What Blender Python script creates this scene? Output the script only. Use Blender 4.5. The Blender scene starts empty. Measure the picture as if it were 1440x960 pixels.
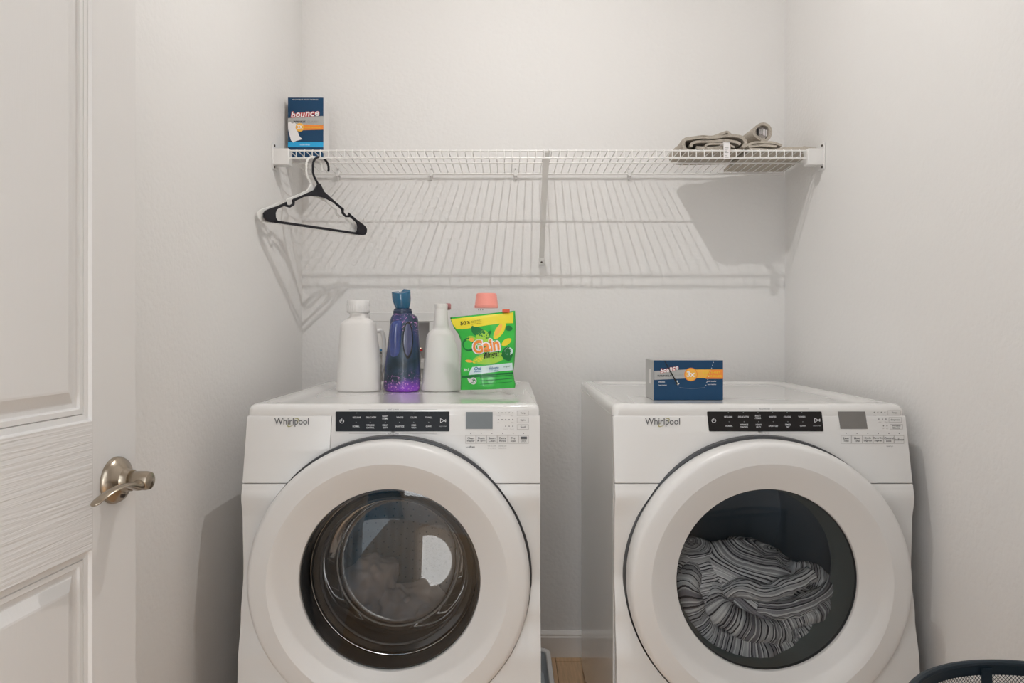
import bpy, bmesh, math, random
from mathutils import Vector, Matrix, noise
random.seed(7)
PI = math.pi
C = bpy.context.scene.collection
SC = bpy.context.scene

# ---------------------------------------------------------------- camera, world, exposure
CZ = 1.167; F = 985.0; CX, CY = 714.0, 460.0
cam = bpy.data.cameras.new('camera'); co = bpy.data.objects.new('camera', cam); C.objects.link(co)
co.location = (0, 0, CZ); co.rotation_euler = (PI/2, 0, 0)
cam.sensor_width = 36; cam.lens = F/1440*36
cam.shift_x = (720-CX)/1440; cam.shift_y = -(480-CY)/1440
cam.clip_start = .02
SC.camera = co
SC.view_settings.view_transform = 'Standard'; SC.view_settings.look = 'None'
SC.view_settings.gamma = 1; SC.view_settings.exposure = 0.55
SC.cycles.max_bounces = 14; SC.cycles.diffuse_bounces = 7; SC.cycles.transparent_max_bounces = 16
SC.cycles.glossy_bounces = 4; SC.cycles.caustics_reflective = False; SC.cycles.caustics_refractive = False
SC.cycles.sample_clamp_indirect = 4
w = bpy.data.worlds.new('world'); SC.world = w; w.use_nodes = True
w.node_tree.nodes['Background'].inputs[0].default_value = (.92, .965, 1, 1)
w.node_tree.nodes['Background'].inputs[1].default_value = 1.75
BULB = 8600.0           # radiance of the small ceiling spot lens
WINDOW = 4.5           # daylight in the hall window behind the camera

def P(px, py, d):       # photograph pixel at distance d -> world point
    return Vector(((px-CX)*d/F, d, CZ-(py-CY)*d/F))

# ---------------------------------------------------------------- materials
def mat(name, col, rough=.5, metal=0, coat=0, emit=0, spec=.5, bump=None, bstr=.1, bdist=.002, scale=(1, 1, 1), var=0, trans=0):
    m = bpy.data.materials.new(name); m.use_nodes = True
    nt = m.node_tree; b = nt.nodes['Principled BSDF']
    b.inputs['Base Color'].default_value = (*col, 1); b.inputs['Roughness'].default_value = rough
    b.inputs['Metallic'].default_value = metal; b.inputs['Coat Weight'].default_value = coat
    b.inputs['Coat Roughness'].default_value = .08; b.inputs['Specular IOR Level'].default_value = spec
    if emit:
        b.inputs['Emission Color'].default_value = (*col, 1); b.inputs['Emission Strength'].default_value = emit
    if trans:
        b.inputs['Transmission Weight'].default_value = trans
    if bump or var:
        tc = nt.nodes.new('ShaderNodeTexCoord'); mp = nt.nodes.new('ShaderNodeMapping')
        mp.inputs['Scale'].default_value = scale
        nt.links.new(tc.outputs['Object'], mp.inputs[0])
        n = nt.nodes.new('ShaderNodeTexNoise'); n.inputs['Scale'].default_value = bump or 8
        n.inputs['Detail'].default_value = 3
        nt.links.new(mp.outputs[0], n.inputs['Vector'])
        if bump:
            bp = nt.nodes.new('ShaderNodeBump'); bp.inputs['Strength'].default_value = bstr
            bp.inputs['Distance'].default_value = bdist
            nt.links.new(n.outputs['Fac'], bp.inputs['Height']); nt.links.new(bp.outputs[0], b.inputs['Normal'])
        if var:
            mx = nt.nodes.new('ShaderNodeMix'); mx.data_type = 'RGBA'
            mx.inputs[6].default_value = (*[c*(1-var) for c in col], 1); mx.inputs[7].default_value = (*[min(1, c*(1+var)) for c in col], 1)
            nt.links.new(n.outputs['Fac'], mx.inputs[0]); nt.links.new(mx.outputs[2], b.inputs['Base Color'])
    return m

def glass_mat(name, tint, refl=.08, rough=.0, k=1.0):
    m = bpy.data.materials.new(name); m.use_nodes = True; nt = m.node_tree; nt.nodes.clear()
    o = nt.nodes.new('ShaderNodeOutputMaterial'); mx = nt.nodes.new('ShaderNodeMixShader')
    t = nt.nodes.new('ShaderNodeBsdfTransparent'); t.inputs[0].default_value = (*tint, 1)
    g = nt.nodes.new('ShaderNodeBsdfGlossy'); g.inputs['Roughness'].default_value = rough
    lw = nt.nodes.new('ShaderNodeFresnel'); lw.inputs[0].default_value = 1.0+2*math.sqrt(refl)/(1-math.sqrt(refl))
    ml = nt.nodes.new('ShaderNodeMath'); ml.operation = 'MULTIPLY'; ml.inputs[1].default_value = k
    nt.links.new(lw.outputs[0], ml.inputs[0]); nt.links.new(ml.outputs[0], mx.inputs[0]); nt.links.new(t.outputs[0], mx.inputs[1]); nt.links.new(g.outputs[0], mx.inputs[2])
    nt.links.new(mx.outputs[0], o.inputs[0]); return m

M = {}
WALLC = (.762, .750, .738)
M['wall'] = mat('wall_paint', WALLC, .75, bump=75, bstr=.42, bdist=.003)
M['ceil'] = mat('ceiling_paint', (.82, .81, .80), .8)
M['trim'] = mat('trim_paint', (.80, .77, .74), .45)
M['door'] = mat('door_paint', (.735, .722, .712), .45, bump=60, bstr=.12, bdist=.001, scale=(6, 1, .35))
def rail_mat():
    m = mat('rail_paint', (.735, .722, .712), .45); nt = m.node_tree; b = nt.nodes['Principled BSDF']
    tc = nt.nodes.new('ShaderNodeTexCoord'); mp = nt.nodes.new('ShaderNodeMapping'); mp.inputs['Scale'].default_value = (5, 1, 150)
    n = nt.nodes.new('ShaderNodeTexNoise'); n.inputs['Scale'].default_value = 1.3; n.inputs['Detail'].default_value = 2
    n.inputs['Distortion'].default_value = .4
    bp = nt.nodes.new('ShaderNodeBump'); bp.inputs['Strength'].default_value = .55; bp.inputs['Distance'].default_value = .003
    nt.links.new(tc.outputs['Object'], mp.inputs[0]); nt.links.new(mp.outputs[0], n.inputs['Vector'])
    nt.links.new(n.outputs['Fac'], bp.inputs['Height']); nt.links.new(bp.outputs[0], b.inputs['Normal']); return m
M['rail'] = rail_mat()
M['white'] = mat('white_enamel', (.75, .741, .728), .38, coat=.12)
M['top'] = mat('white_gloss_enamel', (.75, .741, .728), .16, coat=.6)
M['whiteplastic'] = mat('white_plastic', (.755, .745, .733), .32)
M['wire'] = mat('white_coated_wire', (.80, .79, .77), .35)
M['nickel'] = mat('satin_nickel', (.40, .34, .27), .26, metal=1)
M['nickel_dark'] = mat('dark_metal', (.10, .08, .07), .4, metal=1)
M['black'] = mat('black_rubber', (.012, .013, .015), .3)
M['gasket'] = mat('grey_rubber', (.055, .057, .062), .35)
M['chrome'] = mat('chrome', (.7, .7, .7), .12, metal=1)
M['strip'] = mat('charcoal_gloss', (.014, .016, .020), .35, spec=.18)
M['strip2'] = mat('dark_brown_gloss', (.018, .016, .016), .35, spec=.18)
M['ink'] = mat('grey_ink', (.10, .10, .105), .5)
M['inkl'] = mat('light_grey_ink', (.30, .29, .28), .5)
M['inkw'] = mat('white_ink', (.75, .76, .78), .5)
M['inkm'] = mat('muted_white_ink', (.42, .43, .45), .5)
M['gold'] = mat('olive_gold', (.33, .31, .10), .35, metal=.3)
M['lcd'] = mat('lcd_grey', (.17, .19, .20), .3, spec=.3)
M['lcd2'] = mat('lcd_warm_grey', (.20, .19, .18), .3, spec=.3)
M['seam'] = mat('button_outline', (.42, .40, .385), .5)
M['steel'] = mat('drum_steel', (.20, .17, .15), .42, metal=.9)
M['slate'] = mat('dryer_drum', (.20, .24, .29), .45)
M['flange'] = mat('grey_green_plastic', (.25, .28, .265), .4)
M['glass'] = glass_mat('smoked_glass', (.84, .83, .82), .05)
M['bowl'] = glass_mat('bowl_glass', (.90, .89, .88), .085)
M['bowlside'] = glass_mat('bowl_side_glass', (.38, .39, .41), .04, .02, .7)
M['dglass'] = glass_mat('dryer_glass', (.90, .91, .91), .04)
M['navy'] = mat('navy_card', (.010, .055, .13), .4, spec=.3, var=.15)
M['silver'] = mat('silver_card', (.42, .42, .41), .4, bump=300, bstr=.1)
M['card_white'] = mat('card_white', (.72, .70, .69), .5)
M['orange'] = mat('orange_print', (.86, .27, .04), .45)
M['amber'] = mat('amber_print', (.90, .47, .07), .45)
M['redor'] = mat('red_orange_print', (.72, .10, .03), .45)
M['cyan'] = mat('bright_blue_print', (.02, .40, .75), .4)
M['red'] = mat('red_print', (.55, .03, .03), .45)
M['whitep'] = mat('white_print', (.84, .82, .82), .45)
M['blackpl'] = mat('black_plastic', (.014, .013, .018), .5, spec=.3)
M['bottle'] = mat('white_bottle', (.74, .72, .70), .36)
M['capw'] = mat('frosted_cap', (.76, .75, .74), .2)
M['coral'] = mat("coral_cap", (1.0, .36, .30), .35)
M['pink'] = mat('dull_pink_plastic', (.45, .19, .19), .4)
M['bluecap'] = mat('teal_blue_cap', (.010, .11, .22), .12, coat=.6)
M['collar'] = mat('dark_blue_collar', (.028, .045, .09), .25)
M['green'] = mat('green_film', (.030, .50, .055), .28, coat=.4, bump=16, bstr=.35, bdist=.006, var=.25)
M['dgreen'] = mat('dark_green_print', (.005, .17, .035), .35)
M['lgreen'] = mat('lime_print', (.33, .62, .05), .35)
M['yellow'] = mat('yellow_print', (.80, .68, .03), .35)
M['palewhite'] = mat('pale_blue_print', (.66, .80, .80), .35)
M['bluep'] = mat('blue_print', (.02, .16, .33), .4)
M['towel'] = mat('taupe_towel', (.46, .41, .35), .9, bump=260, bstr=.9, bdist=.004, var=.3)
M['mat'] = mat('beige_mat', (.50, .45, .385), .9, bump=200, bstr=.6, bdist=.003, var=.15)
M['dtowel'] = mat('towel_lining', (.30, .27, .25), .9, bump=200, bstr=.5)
M['cloth'] = mat('taupe_laundry', (.46, .37, .33), .8, var=.25)
M['basket'] = mat('navy_metal', (.004, .015, .026), .42)
M['pan'] = mat('grey_pan', (.50, .53, .55), .4)
M['panrim'] = mat('pan_rim', (.78, .77, .76), .35)
M['hallblue'] = mat('slate_blue_fabric', (.10, .22, .32), .8)
M['hole'] = mat('dark_hole', (.01, .01, .01), .6)
M['hose'] = mat('grey_hose', (.28, .27, .26), .35)
M['winlight'] = mat('daylight', (.95, .98, 1), .5, emit=WINDOW)
M['bulb'] = mat('bulb_glow', (1, .985, .96), .5, emit=BULB)

def wood_mat(i):
    m = mat('oak_plank_%d' % i, (.60, .40, .235), .4, bump=14, bstr=.1, scale=(9, .8, 1), var=.3)
    return m
M['wood'] = wood_mat(0)

def galaxy_mat():
    m = bpy.data.materials.new('galaxy_wrap'); m.use_nodes = True; nt = m.node_tree; b = nt.nodes['Principled BSDF']
    b.inputs['Roughness'].default_value = .32; b.inputs['Coat Weight'].default_value = .15
    tc = nt.nodes.new('ShaderNodeTexCoord'); sp = nt.nodes.new('ShaderNodeSeparateXYZ'); nt.links.new(tc.outputs['Object'], sp.inputs[0])
    n = nt.nodes.new('ShaderNodeTexNoise'); n.inputs['Scale'].default_value = 16; n.inputs['Detail'].default_value = 5
    nt.links.new(tc.outputs['Object'], n.inputs['Vector'])
    base = nt.nodes.new('ShaderNodeValToRGB'); e = base.color_ramp.elements
    e[0].position = .35; e[0].color = (.008, .022, .035, 1); e[1].position = .68; e[1].color = (.045, .05, .20, 1)
    x = base.color_ramp.elements.new(.5); x.color = (.020, .045, .085, 1)
    nt.links.new(n.outputs['Fac'], base.inputs[0])
    # purple bloom close to the foot, pink confetti at foot and shoulder
    zr = nt.nodes.new('ShaderNodeMapRange'); zr.inputs[1].default_value = .085; zr.inputs[2].default_value = .0
    nt.links.new(sp.outputs[2], zr.inputs[0])
    ml = nt.nodes.new('ShaderNodeMath'); ml.operation = 'MULTIPLY'; nt.links.new(zr.outputs[0], ml.inputs[0]); nt.links.new(n.outputs['Fac'], ml.inputs[1])
    pr = nt.nodes.new('ShaderNodeValToRGB'); pr.color_ramp.elements[0].position = .27; pr.color_ramp.elements[1].position = .62
    nt.links.new(ml.outputs[0], pr.inputs[0])
    m1 = nt.nodes.new('ShaderNodeMix'); m1.data_type = 'RGBA'; m1.inputs[7].default_value = (.30, .05, .62, 1)
    nt.links.new(pr.outputs[0], m1.inputs[0]); nt.links.new(base.outputs[0], m1.inputs[6])
    v = nt.nodes.new('ShaderNodeTexNoise'); v.inputs['Scale'].default_value = 150; v.inputs['Detail'].default_value = 2
    v.inputs['Distortion'].default_value = 1.5
    nt.links.new(tc.outputs['Object'], v.inputs['Vector'])
    vr = nt.nodes.new('ShaderNodeMath'); vr.operation = 'GREATER_THAN'; vr.inputs[1].default_value = .63; nt.links.new(v.outputs['Fac'], vr.inputs[0])
    zm = nt.nodes.new('ShaderNodeValToRGB'); zm.color_ramp.interpolation = 'LINEAR'
    el = zm.color_ramp.elements; el[0].position = 0; el[0].color = (1, 1, 1, 1); el[1].position = 1; el[1].color = (1, 1, 1, 1)
    for p_, c_ in ((.12, 1), (.30, 0), (.74, 0), (.80, 1)):
        q = el.new(p_); q.color = (c_, c_, c_, 1)
    zs = nt.nodes.new('ShaderNodeMapRange'); zs.inputs[1].default_value = 0; zs.inputs[2].default_value = .225; nt.links.new(sp.outputs[2], zs.inputs[0])
    nt.links.new(zs.outputs[0], zm.inputs[0])
    mm = nt.nodes.new('ShaderNodeMath'); mm.operation = 'MULTIPLY'; nt.links.new(vr.outputs[0], mm.inputs[0]); nt.links.new(zm.outputs[0], mm.inputs[1])
    m2 = nt.nodes.new('ShaderNodeMix'); m2.data_type = 'RGBA'; m2.inputs[7].default_value = (.62, .28, .62, 1)
    nt.links.new(mm.outputs[0], m2.inputs[0]); nt.links.new(m1.outputs[2], m2.inputs[6]); nt.links.new(m2.outputs[2], b.inputs['Base Color'])
    return m
M['galaxy'] = galaxy_mat()
M['galaxyh'] = mat('blue_violet_plastic', (.045, .075, .27), .12, coat=.7, var=.5)

def stripe_mat():       # woven stripes across UV.x
    m = bpy.data.materials.new('striped_cotton'); m.use_nodes = True; nt = m.node_tree; b = nt.nodes['Principled BSDF']
    b.inputs['Roughness'].default_value = .85
    uv = nt.nodes.new('ShaderNodeUVMap'); sp = nt.nodes.new('ShaderNodeSeparateXYZ'); nt.links.new(uv.outputs[0], sp.inputs[0])
    def noise1(scale, det, ra, rb):
        n = nt.nodes.new('ShaderNodeTexNoise'); n.noise_dimensions = '1D'; n.inputs['Scale'].default_value = scale; n.inputs['Detail'].default_value = det
        nt.links.new(sp.outputs[0], n.inputs['W'])
        r = nt.nodes.new('ShaderNodeMapRange'); r.inputs[1].default_value = ra; r.inputs[2].default_value = rb; nt.links.new(n.outputs['Fac'], r.inputs[0]); return r
    a = noise1(24, 1, .40, .60); f = noise1(170, 0, .50, .62); g = noise1(230, 0, .45, .33)
    m1 = nt.nodes.new('ShaderNodeMix'); m1.data_type = 'RGBA'; m1.inputs[6].default_value = (.30, .28, .30, 1); m1.inputs[7].default_value = (.66, .65, .65, 1)
    nt.links.new(a.outputs[0], m1.inputs[0])
    m2 = nt.nodes.new('ShaderNodeMix'); m2.data_type = 'RGBA'; m2.inputs[7].default_value = (.86, .85, .84, 1)
    nt.links.new(f.outputs[0], m2.inputs[0]); nt.links.new(m1.outputs[2], m2.inputs[6])
    m3 = nt.nodes.new('ShaderNodeMix'); m3.data_type = 'RGBA'; m3.inputs[7].default_value = (.055, .05, .06, 1)
    nt.links.new(g.outputs[0], m3.inputs[0]); nt.links.new(m2.outputs[2], m3.inputs[6]); nt.links.new(m3.outputs[2], b.inputs['Base Color'])
    return m
M['stripe'] = stripe_mat()

# ---------------------------------------------------------------- mesh helpers
class MB:
    def __init__(s): s.v = []; s.f = []; s.m = []; s.uv = []
    def add(s, vs, fs, mi=0, uvs=None):
        k = len(s.v); s.v += [tuple(p) for p in vs]
        for f in fs:
            s.f.append([i+k for i in f]); s.m.append(mi)
            s.uv.append([uvs[i] for i in f] if uvs else [(0, 0)]*len(f))
        return s
    def box(s, a, b, mi=0):
        x0, y0, z0 = a; x1, y1, z1 = b
        v = [(x0, y0, z0), (x1, y0, z0), (x1, y1, z0), (x0, y1, z0), (x0, y0, z1), (x1, y0, z1), (x1, y1, z1), (x0, y1, z1)]
        return s.add(v, [(0, 3, 2, 1), (4, 5, 6, 7), (0, 1, 5, 4), (1, 2, 6, 5), (2, 3, 7, 6), (3, 0, 4, 7)], mi)
    def rings(s, rings, closed=True, cap=(True, True), mi=0, uv=False):
        n = len(rings[0]); v = [p for r in rings for p in r]; f = []
        uvs = [(j/max(1, len(rings)-1), i/n) for j in range(len(rings)) for i in range(n)] if uv else None
        m = n if closed else n-1
        for j in range(len(rings)-1):
            for i in range(m):
                a = j*n+i; b = j*n+(i+1) % n; f.append((a, b, b+n, a+n))
        if cap[0]: f.append(tuple(reversed(range(n))))
        if cap[1]: f.append(tuple(range((len(rings)-1)*n, len(rings)*n)))
        return s.add(v, f, mi, uvs)
    def tube(s, pts, r, n=8, mi=0, cap=True):
        pts = [Vector(p) for p in pts]; rs = r if isinstance(r, (list, tuple)) else [r]*len(pts); rings = []
        t0 = (pts[1]-pts[0]).normalized(); up = Vector((0, 0, 1)) if abs(t0.z) < .9 else Vector((1, 0, 0))
        a = t0.cross(up).normalized()
        for i, p in enumerate(pts):
            t = (pts[min(i+1, len(pts)-1)]-pts[max(i-1, 0)]).normalized()
            a = (a-t*a.dot(t)).normalized(); b = t.cross(a)
            rings.append([p+(a*math.cos(2*PI*k/n)+b*math.sin(2*PI*k/n))*rs[i] for k in range(n)])
        return s.rings(rings, True, (cap, cap), mi)
    def lathe(s, prof, c=(0, 0, 0), axis='z', n=48, mi=0, cap=(False, False)):
        rings = []
        for r, h in prof:
            rg = []
            for k in range(n):
                a = 2*PI*k/n; x, y = r*math.cos(a), r*math.sin(a)
                rg.append((c[0]+x, c[1]+y, c[2]+h) if axis == 'z' else (c[0]+x, c[1]+h, c[2]-y) if axis == 'y' else (c[0]+h, c[1]+x, c[2]+y))
            rings.append(rg)
        return s.rings(rings, True, cap, mi)
    def prism(s, poly, f0, f1, mi=0):      # poly of 2D points, f0/f1 map to 3D
        n = len(poly); v = [f0(*p) for p in poly]+[f1(*p) for p in poly]
        return s.add(v, [tuple(range(n)), tuple(reversed(range(n, 2*n)))]+[(i, i+n, (i+1) % n+n, (i+1) % n) for i in range(n)], mi)
    def flat(s, poly, fn, mi=0):
        return s.add([fn(*p) for p in poly], [tuple(range(len(poly)))], mi)

def obj(name, mb, mats, parent=None, smooth=True, bevel=0, seg=2, sub=0, solid=0, weld=False, angle=35, loc=None, uv=False, **pr):
    me = bpy.data.meshes.new(name); me.from_pydata(mb.v, [], mb.f)
    if uv:
        l = me.uv_layers.new(name='UVMap'); k = 0
        for fu in mb.uv:
            for q in fu: l.data[k].uv = q; k += 1
    for m_ in (mats if isinstance(mats, list) else [mats]): me.materials.append(m_)
    me.polygons.foreach_set('material_index', mb.m)
    if weld:
        bm = bmesh.new(); bm.from_mesh(me); bmesh.ops.remove_doubles(bm, verts=bm.verts, dist=1e-5); bmesh.ops.recalc_face_normals(bm, faces=bm.faces); bm.to_mesh(me); bm.free()
    else:
        bm = bmesh.new(); bm.from_mesh(me); bmesh.ops.recalc_face_normals(bm, faces=bm.faces); bm.to_mesh(me); bm.free()
    o = bpy.data.objects.new(name, me); C.objects.link(o)
    if smooth:
        me.polygons.foreach_set('use_smooth', [True]*len(me.polygons)); me.set_sharp_from_angle(angle=math.radians(angle))
    if parent: o.parent = parent
    if loc: o.location = loc
    if solid:
        md = o.modifiers.new('solid', 'SOLIDIFY'); md.thickness = solid; md.offset = -1
    if bevel:
        md = o.modifiers.new('bevel', 'BEVEL'); md.width = bevel; md.segments = seg; md.limit_method = 'ANGLE'; md.angle_limit = math.radians(40); md.harden_normals = False
    if sub:
        md = o.modifiers.new('sub', 'SUBSURF'); md.levels = sub; md.render_levels = sub
    for k, v in pr.items(): o[k] = v
    return o

def thing(name, label, cat, loc=(0, 0, 0), rotz=0, group=None):
    o = bpy.data.objects.new(name, None); C.objects.link(o); o.empty_display_size = .05
    o.location = loc; o.rotation_euler = (0, 0, rotz); o['label'] = label; o['category'] = cat
    if group: o['group'] = group
    return o

def shift(mb, d):
    mb.v = [(p[0]-d[0], p[1]-d[1], p[2]-d[2]) for p in mb.v]; return mb

_tc = {}
def text_geo(txt, off=0.0, shear=0.0):
    k = (txt, off, shear)
    if k not in _tc:
        cu = bpy.data.curves.new('lettering_source', 'FONT'); cu.body = txt; cu.size = 1; cu.resolution_u = 3; cu.offset = off; cu.shear = shear
        o = bpy.data.objects.new('lettering_source', cu); C.objects.link(o)
        me = bpy.data.meshes.new_from_object(o.evaluated_get(bpy.context.evaluated_depsgraph_get()))
        vs = [(v.co.x, v.co.y) for v in me.vertices]; fs = [tuple(p.vertices) for p in me.polygons]
        bpy.data.objects.remove(o); bpy.data.curves.remove(cu); bpy.data.meshes.remove(me)
        x0 = min(v[0] for v in vs); x1 = max(v[0] for v in vs); y0 = min(v[1] for v in vs); y1 = max(v[1] for v in vs)
        _tc[k] = (vs, fs, x0, x1, y0, y1)
    return _tc[k]

def put_text(mb, txt, cx, cy, h, fn, w=None, off=0.0, shear=0.0, rot=0.0, mi=0):
    """lettering fitted to height h (and width w) in photo pixels, y down, centred at cx, cy; fn(x, y) gives the surface point"""
    vs, fs, x0, x1, y0, y1 = text_geo(txt, off, shear)
    s = h/(y1-y0); sx = (w/(x1-x0)) if w else s; c, sn = math.cos(rot), math.sin(rot)
    out = []
    for x, y in vs:
        u = (x-(x0+x1)/2)*sx; v = -(y-(y0+y1)/2)*s
        out.append(fn(cx+u*c-v*sn, cy+u*sn+v*c))
    mb.add(out, fs, mi)

def catmull(keys, n):   # keys: list of tuples, interpolate to n per span
    out = []
    for i in range(len(keys)-1):
        p0 = keys[max(i-1, 0)]; p1 = keys[i]; p2 = keys[i+1]; p3 = keys[min(i+2, len(keys)-1)]
        for j in range(n):
            t = j/n
            out.append(tuple(.5*((2*b)+(-a+c)*t+(2*a-5*b+4*c-d)*t*t+(-a+3*b-3*c+d)*t**3) for a, b, c, d in zip(p0, p1, p2, p3)))
    out.append(tuple(keys[-1])); return out

def sring(cx, cy, z, hx, hy, p=2.5, n=40):
    r = []
    for k in range(n):
        a = 2*PI*k/n; c, s = math.cos(a), math.sin(a)
        r.append((cx+hx*math.copysign(abs(c)**(2/p), c), cy+hy*math.copysign(abs(s)**(2/p), s), z))
    return r

# ---------------------------------------------------------------- the room
XL, XR, YB, YF, ZC = -.732, .985, 2.49, .10, 2.74
def struct(name, mb, m, **k): return obj(name, mb, m, smooth=False, kind='structure', **k)
ob = [P(528, 506, YB), P(606, 452, YB)]
struct('wall_back', MB().box((XL-.1, YB, 0), (ob[0].x, YB+.1, ZC)).box((ob[1].x, YB, 0), (XR+.1, YB+.1, ZC)).box((ob[0].x, YB, 0), (ob[1].x, YB+.1, ob[0].z)).box((ob[0].x, YB, ob[1].z), (ob[1].x, YB+.1, ZC)), M['wall'])
struct('wall_left', MB().box((XL-.1, YF, 0), (XL, YB, ZC)), M['wall'])
struct('wall_right', MB().box((XR, YF, 0), (XR+.1, YB, ZC)), M['wall'])
wf = MB().box((.24, YF-.12, 0), (XR+.1, YF, ZC)); wf.box((XL-.1, YF-.12, 2.1), (.24, YF, ZC)); wf.box((XL-.1, YF-.12, 0), (XL+.03, YF, 2.1))
struct('wall_front', wf, M['wall'])
struct('ceiling', MB().box((XL-.1, YF-.12, ZC), (XR+.1, YB+.1, ZC+.1)), M['ceil'])
fl = struct('floor', MB().box((XL-.1, -1.8, -.06), (XR+.1, YB+.1, -.012)), M['wood'])
xw = XL; col = 0
while xw < XR-.01:
    x1 = min(xw+.18, XR); y = -1.8+(.37*col % 1.2)-1.2
    while y < YB:
        a, b = max(y, -1.8), min(y+1.2, YB)
        if b-a > .02: obj('plank', MB().box((xw+.0008, a+.0008, -.012), (x1-.0008, b-.0008, random.uniform(-.0005, 0))), M['wood'], fl, smooth=False)
        y += 1.2
    xw += .18; col += 1
def baseboard(name, f):
    mb = MB(); prof = [(0, 0), (.014, 0), (.014, .070), (.011, .074), (.011, .080), (.007, .086), (.004, .090), (0, .090)]
    mb.prism(prof, f[0], f[1]); return struct(name, mb, M['trim'])
baseboard('baseboard_back', (lambda a, z: (XL, YB-a, z), lambda a, z: (XR, YB-a, z)))
baseboard('baseboard_left', (lambda a, z: (XL+a, YF+.1, z), lambda a, z: (XL+a, YB-.014, z)))
baseboard('baseboard_right', (lambda a, z: (XR-a, YF+.1, z), lambda a, z: (XR-a, YB-.014, z)))
# the hall behind the photographer, seen only as reflections in the glass
struct('wall_hall', MB().box((-1.6, -1.9, 0), (1.8, -1.8, 2.4)), M['wall'])
wn = struct('window_1', MB().box((-.62, -1.80, .55), (-.30, -1.785, 2.0)), M['winlight'])
obj('window_frame', MB().box((-.66, -1.80, .51), (-.62, -1.77, 2.04)).box((-.30, -1.80, .51), (-.26, -1.77, 2.04)).box((-.62, -1.80, 2.0), (-.30, -1.77, 2.04)).box((-.62, -1.8, .51), (-.30, -1.77, .55)), M['trim'], wn, smooth=False)
cu = MB(); pts = [(-1.17+.5*i/40, -1.74+.012*math.sin(i*1.3)) for i in range(41)]
cu.rings([[(x, y, z) for x, y in pts] for z in (.03, 2.1)], closed=False, cap=(False, False))
obj('reflection_sheet', cu, M['hallblue'], solid=.004, label='slate blue sheet added beside the hall window for its reflection', category='reflection_sheet')  # unseen sheet, added to give the blue strip mirrored in the washer glass

# ceiling lamp (above the frame)
LX, LY, LZ = .104, 1.50, 2.57
lamp = thing('ceiling_lamp', 'small white ceiling spotlight pointing down above the machines', 'lamp', (LX, LY, ZC))
obj('base', MB().lathe([(.0001, 0), (.05, 0), (.048, -.012), (.012, -.018), (.010, -.05), (.026, -.060), (.030, -.075), (.030, -.170), (.0001, -.170)], n=32), M['trim'], lamp)
obj('lens', MB().lathe([(.0001, -.177), (.0035, -.1765), (.006, -.1745), (.008, -.172), (.0088, -.169)], n=24), M['bulb'], lamp, smooth=False)
pl = bpy.data.lights.new('doorway_portal', 'AREA'); pl.shape = 'RECTANGLE'; pl.size = .95; pl.size_y = 2.08; pl.cycles.is_portal = True
po = bpy.data.objects.new('doorway_portal', pl); C.objects.link(po); po.location = (-.235, YF-.13, 1.05); po.rotation_euler = (PI/2, 0, 0)

# ---------------------------------------------------------------- the open door at left
de = Vector((-.61, 1.15, 0)); ang = math.atan2(-1, -.087)
dr = bpy.data.objects.new('door_1', None); C.objects.link(dr); dr.location = de; dr.rotation_euler = (0, 0, ang); dr['kind'] = 'structure'
T = .035; DW = .86; DH = 2.04
ST = .107; R0, R1, R2, R3 = .20, .836, 1.028, 1.925
obj('core', MB().box((.001, -T, .011), (DW-.001, -.012, DH)), M['door'], dr, smooth=False)
obj('stile', MB().box((0, -T-.0005, .01), (ST, 0, DH+.0005)), M['door'], dr, smooth=False, bevel=.0015)
obj('stile', MB().box((DW-ST, -T-.0005, .01), (DW, 0, DH+.0005)), M['door'], dr, smooth=False, bevel=.0015)
for nm, a, b in (('bottom_rail', .01, R0), ('lock_rail', R1, R2), ('top_rail', R3, DH)):
    obj(nm, MB().box((ST-.0006, -.0125, a), (DW-ST+.0006, .0008, b)), M['rail'] if nm == 'lock_rail' else M['door'], dr, smooth=False, bevel=.001)
prof = [(0, 0), (.002, -.005), (.010, -.0055), (.011, -.0085), (.012, -.0055), (.019, -.0055), (.020, -.009), (.022, -.010), (.028, -.010), (.030, -.0095), (.046, -.0015), (.049, -.001)]
for za, zb in ((R0, R1), (R2, R3)):
    mb = MB(); rg = []
    for s_, y in prof:
        rg.append([(ST+s_, y, za+s_), (DW-ST-s_, y, za+s_), (DW-ST-s_, y, zb-s_), (ST+s_, y, zb-s_)])
    mb.rings(rg, cap=(False, False)); obj('moulding', mb, M['trim'] if 0 else M['door'], dr, smooth=False)
    s_ = .049; obj('panel', MB().box((ST+s_, -.012, za+s_), (DW-ST-s_, -.001, zb-s_)), M['door'], dr, smooth=False)
hu, hz = .0535, .928
hd = MB().lathe([(.0365, 0), (.0365, .003), (.034, .008), (.026, .014), (.019, .018), (.0165, .024), (.0165, .028), (.0, .028)], c=(0, 0, 0), n=40)
def swap(mb, c):        # z-axis lathe -> y-axis in door space
    mb.v = [(c[0]+x, c[1]+z, c[2]+y) for x, y, z in mb.v]; return mb
handle = obj('door_handle', swap(hd, (hu, 0, hz)), M['nickel'], dr, label='satin nickel lever handle')
obj('barrel', swap(MB().lathe([(.0, .027), (.0125, .027), (.0145, .030), (.0148, .052), (.013, .058), (.008, .0605), (0, .061)], n=32), (hu, 0, hz)), M['nickel'], handle)
sec = catmull([(0, .048, -.002, .009, .0115), (.018, .048, -.004, .009, .008), (.035, .049, .0, .009, .005), (.055, .050, .004, .009, .0032), (.075, .049, .003, .0085, .0026), (.095, .046, -.003, .008, .0026), (.106, .043, -.009, .007, .0028), (.110, .042, -.011, .004, .002)], 4)
obj('lever', MB().rings([[(hu+u, y+a*math.cos(2*PI*k/16), hz+z+b*math.sin(2*PI*k/16)) for k in range(16)] for u, y, z, a, b in sec]), M['nickel'], handle)
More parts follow.
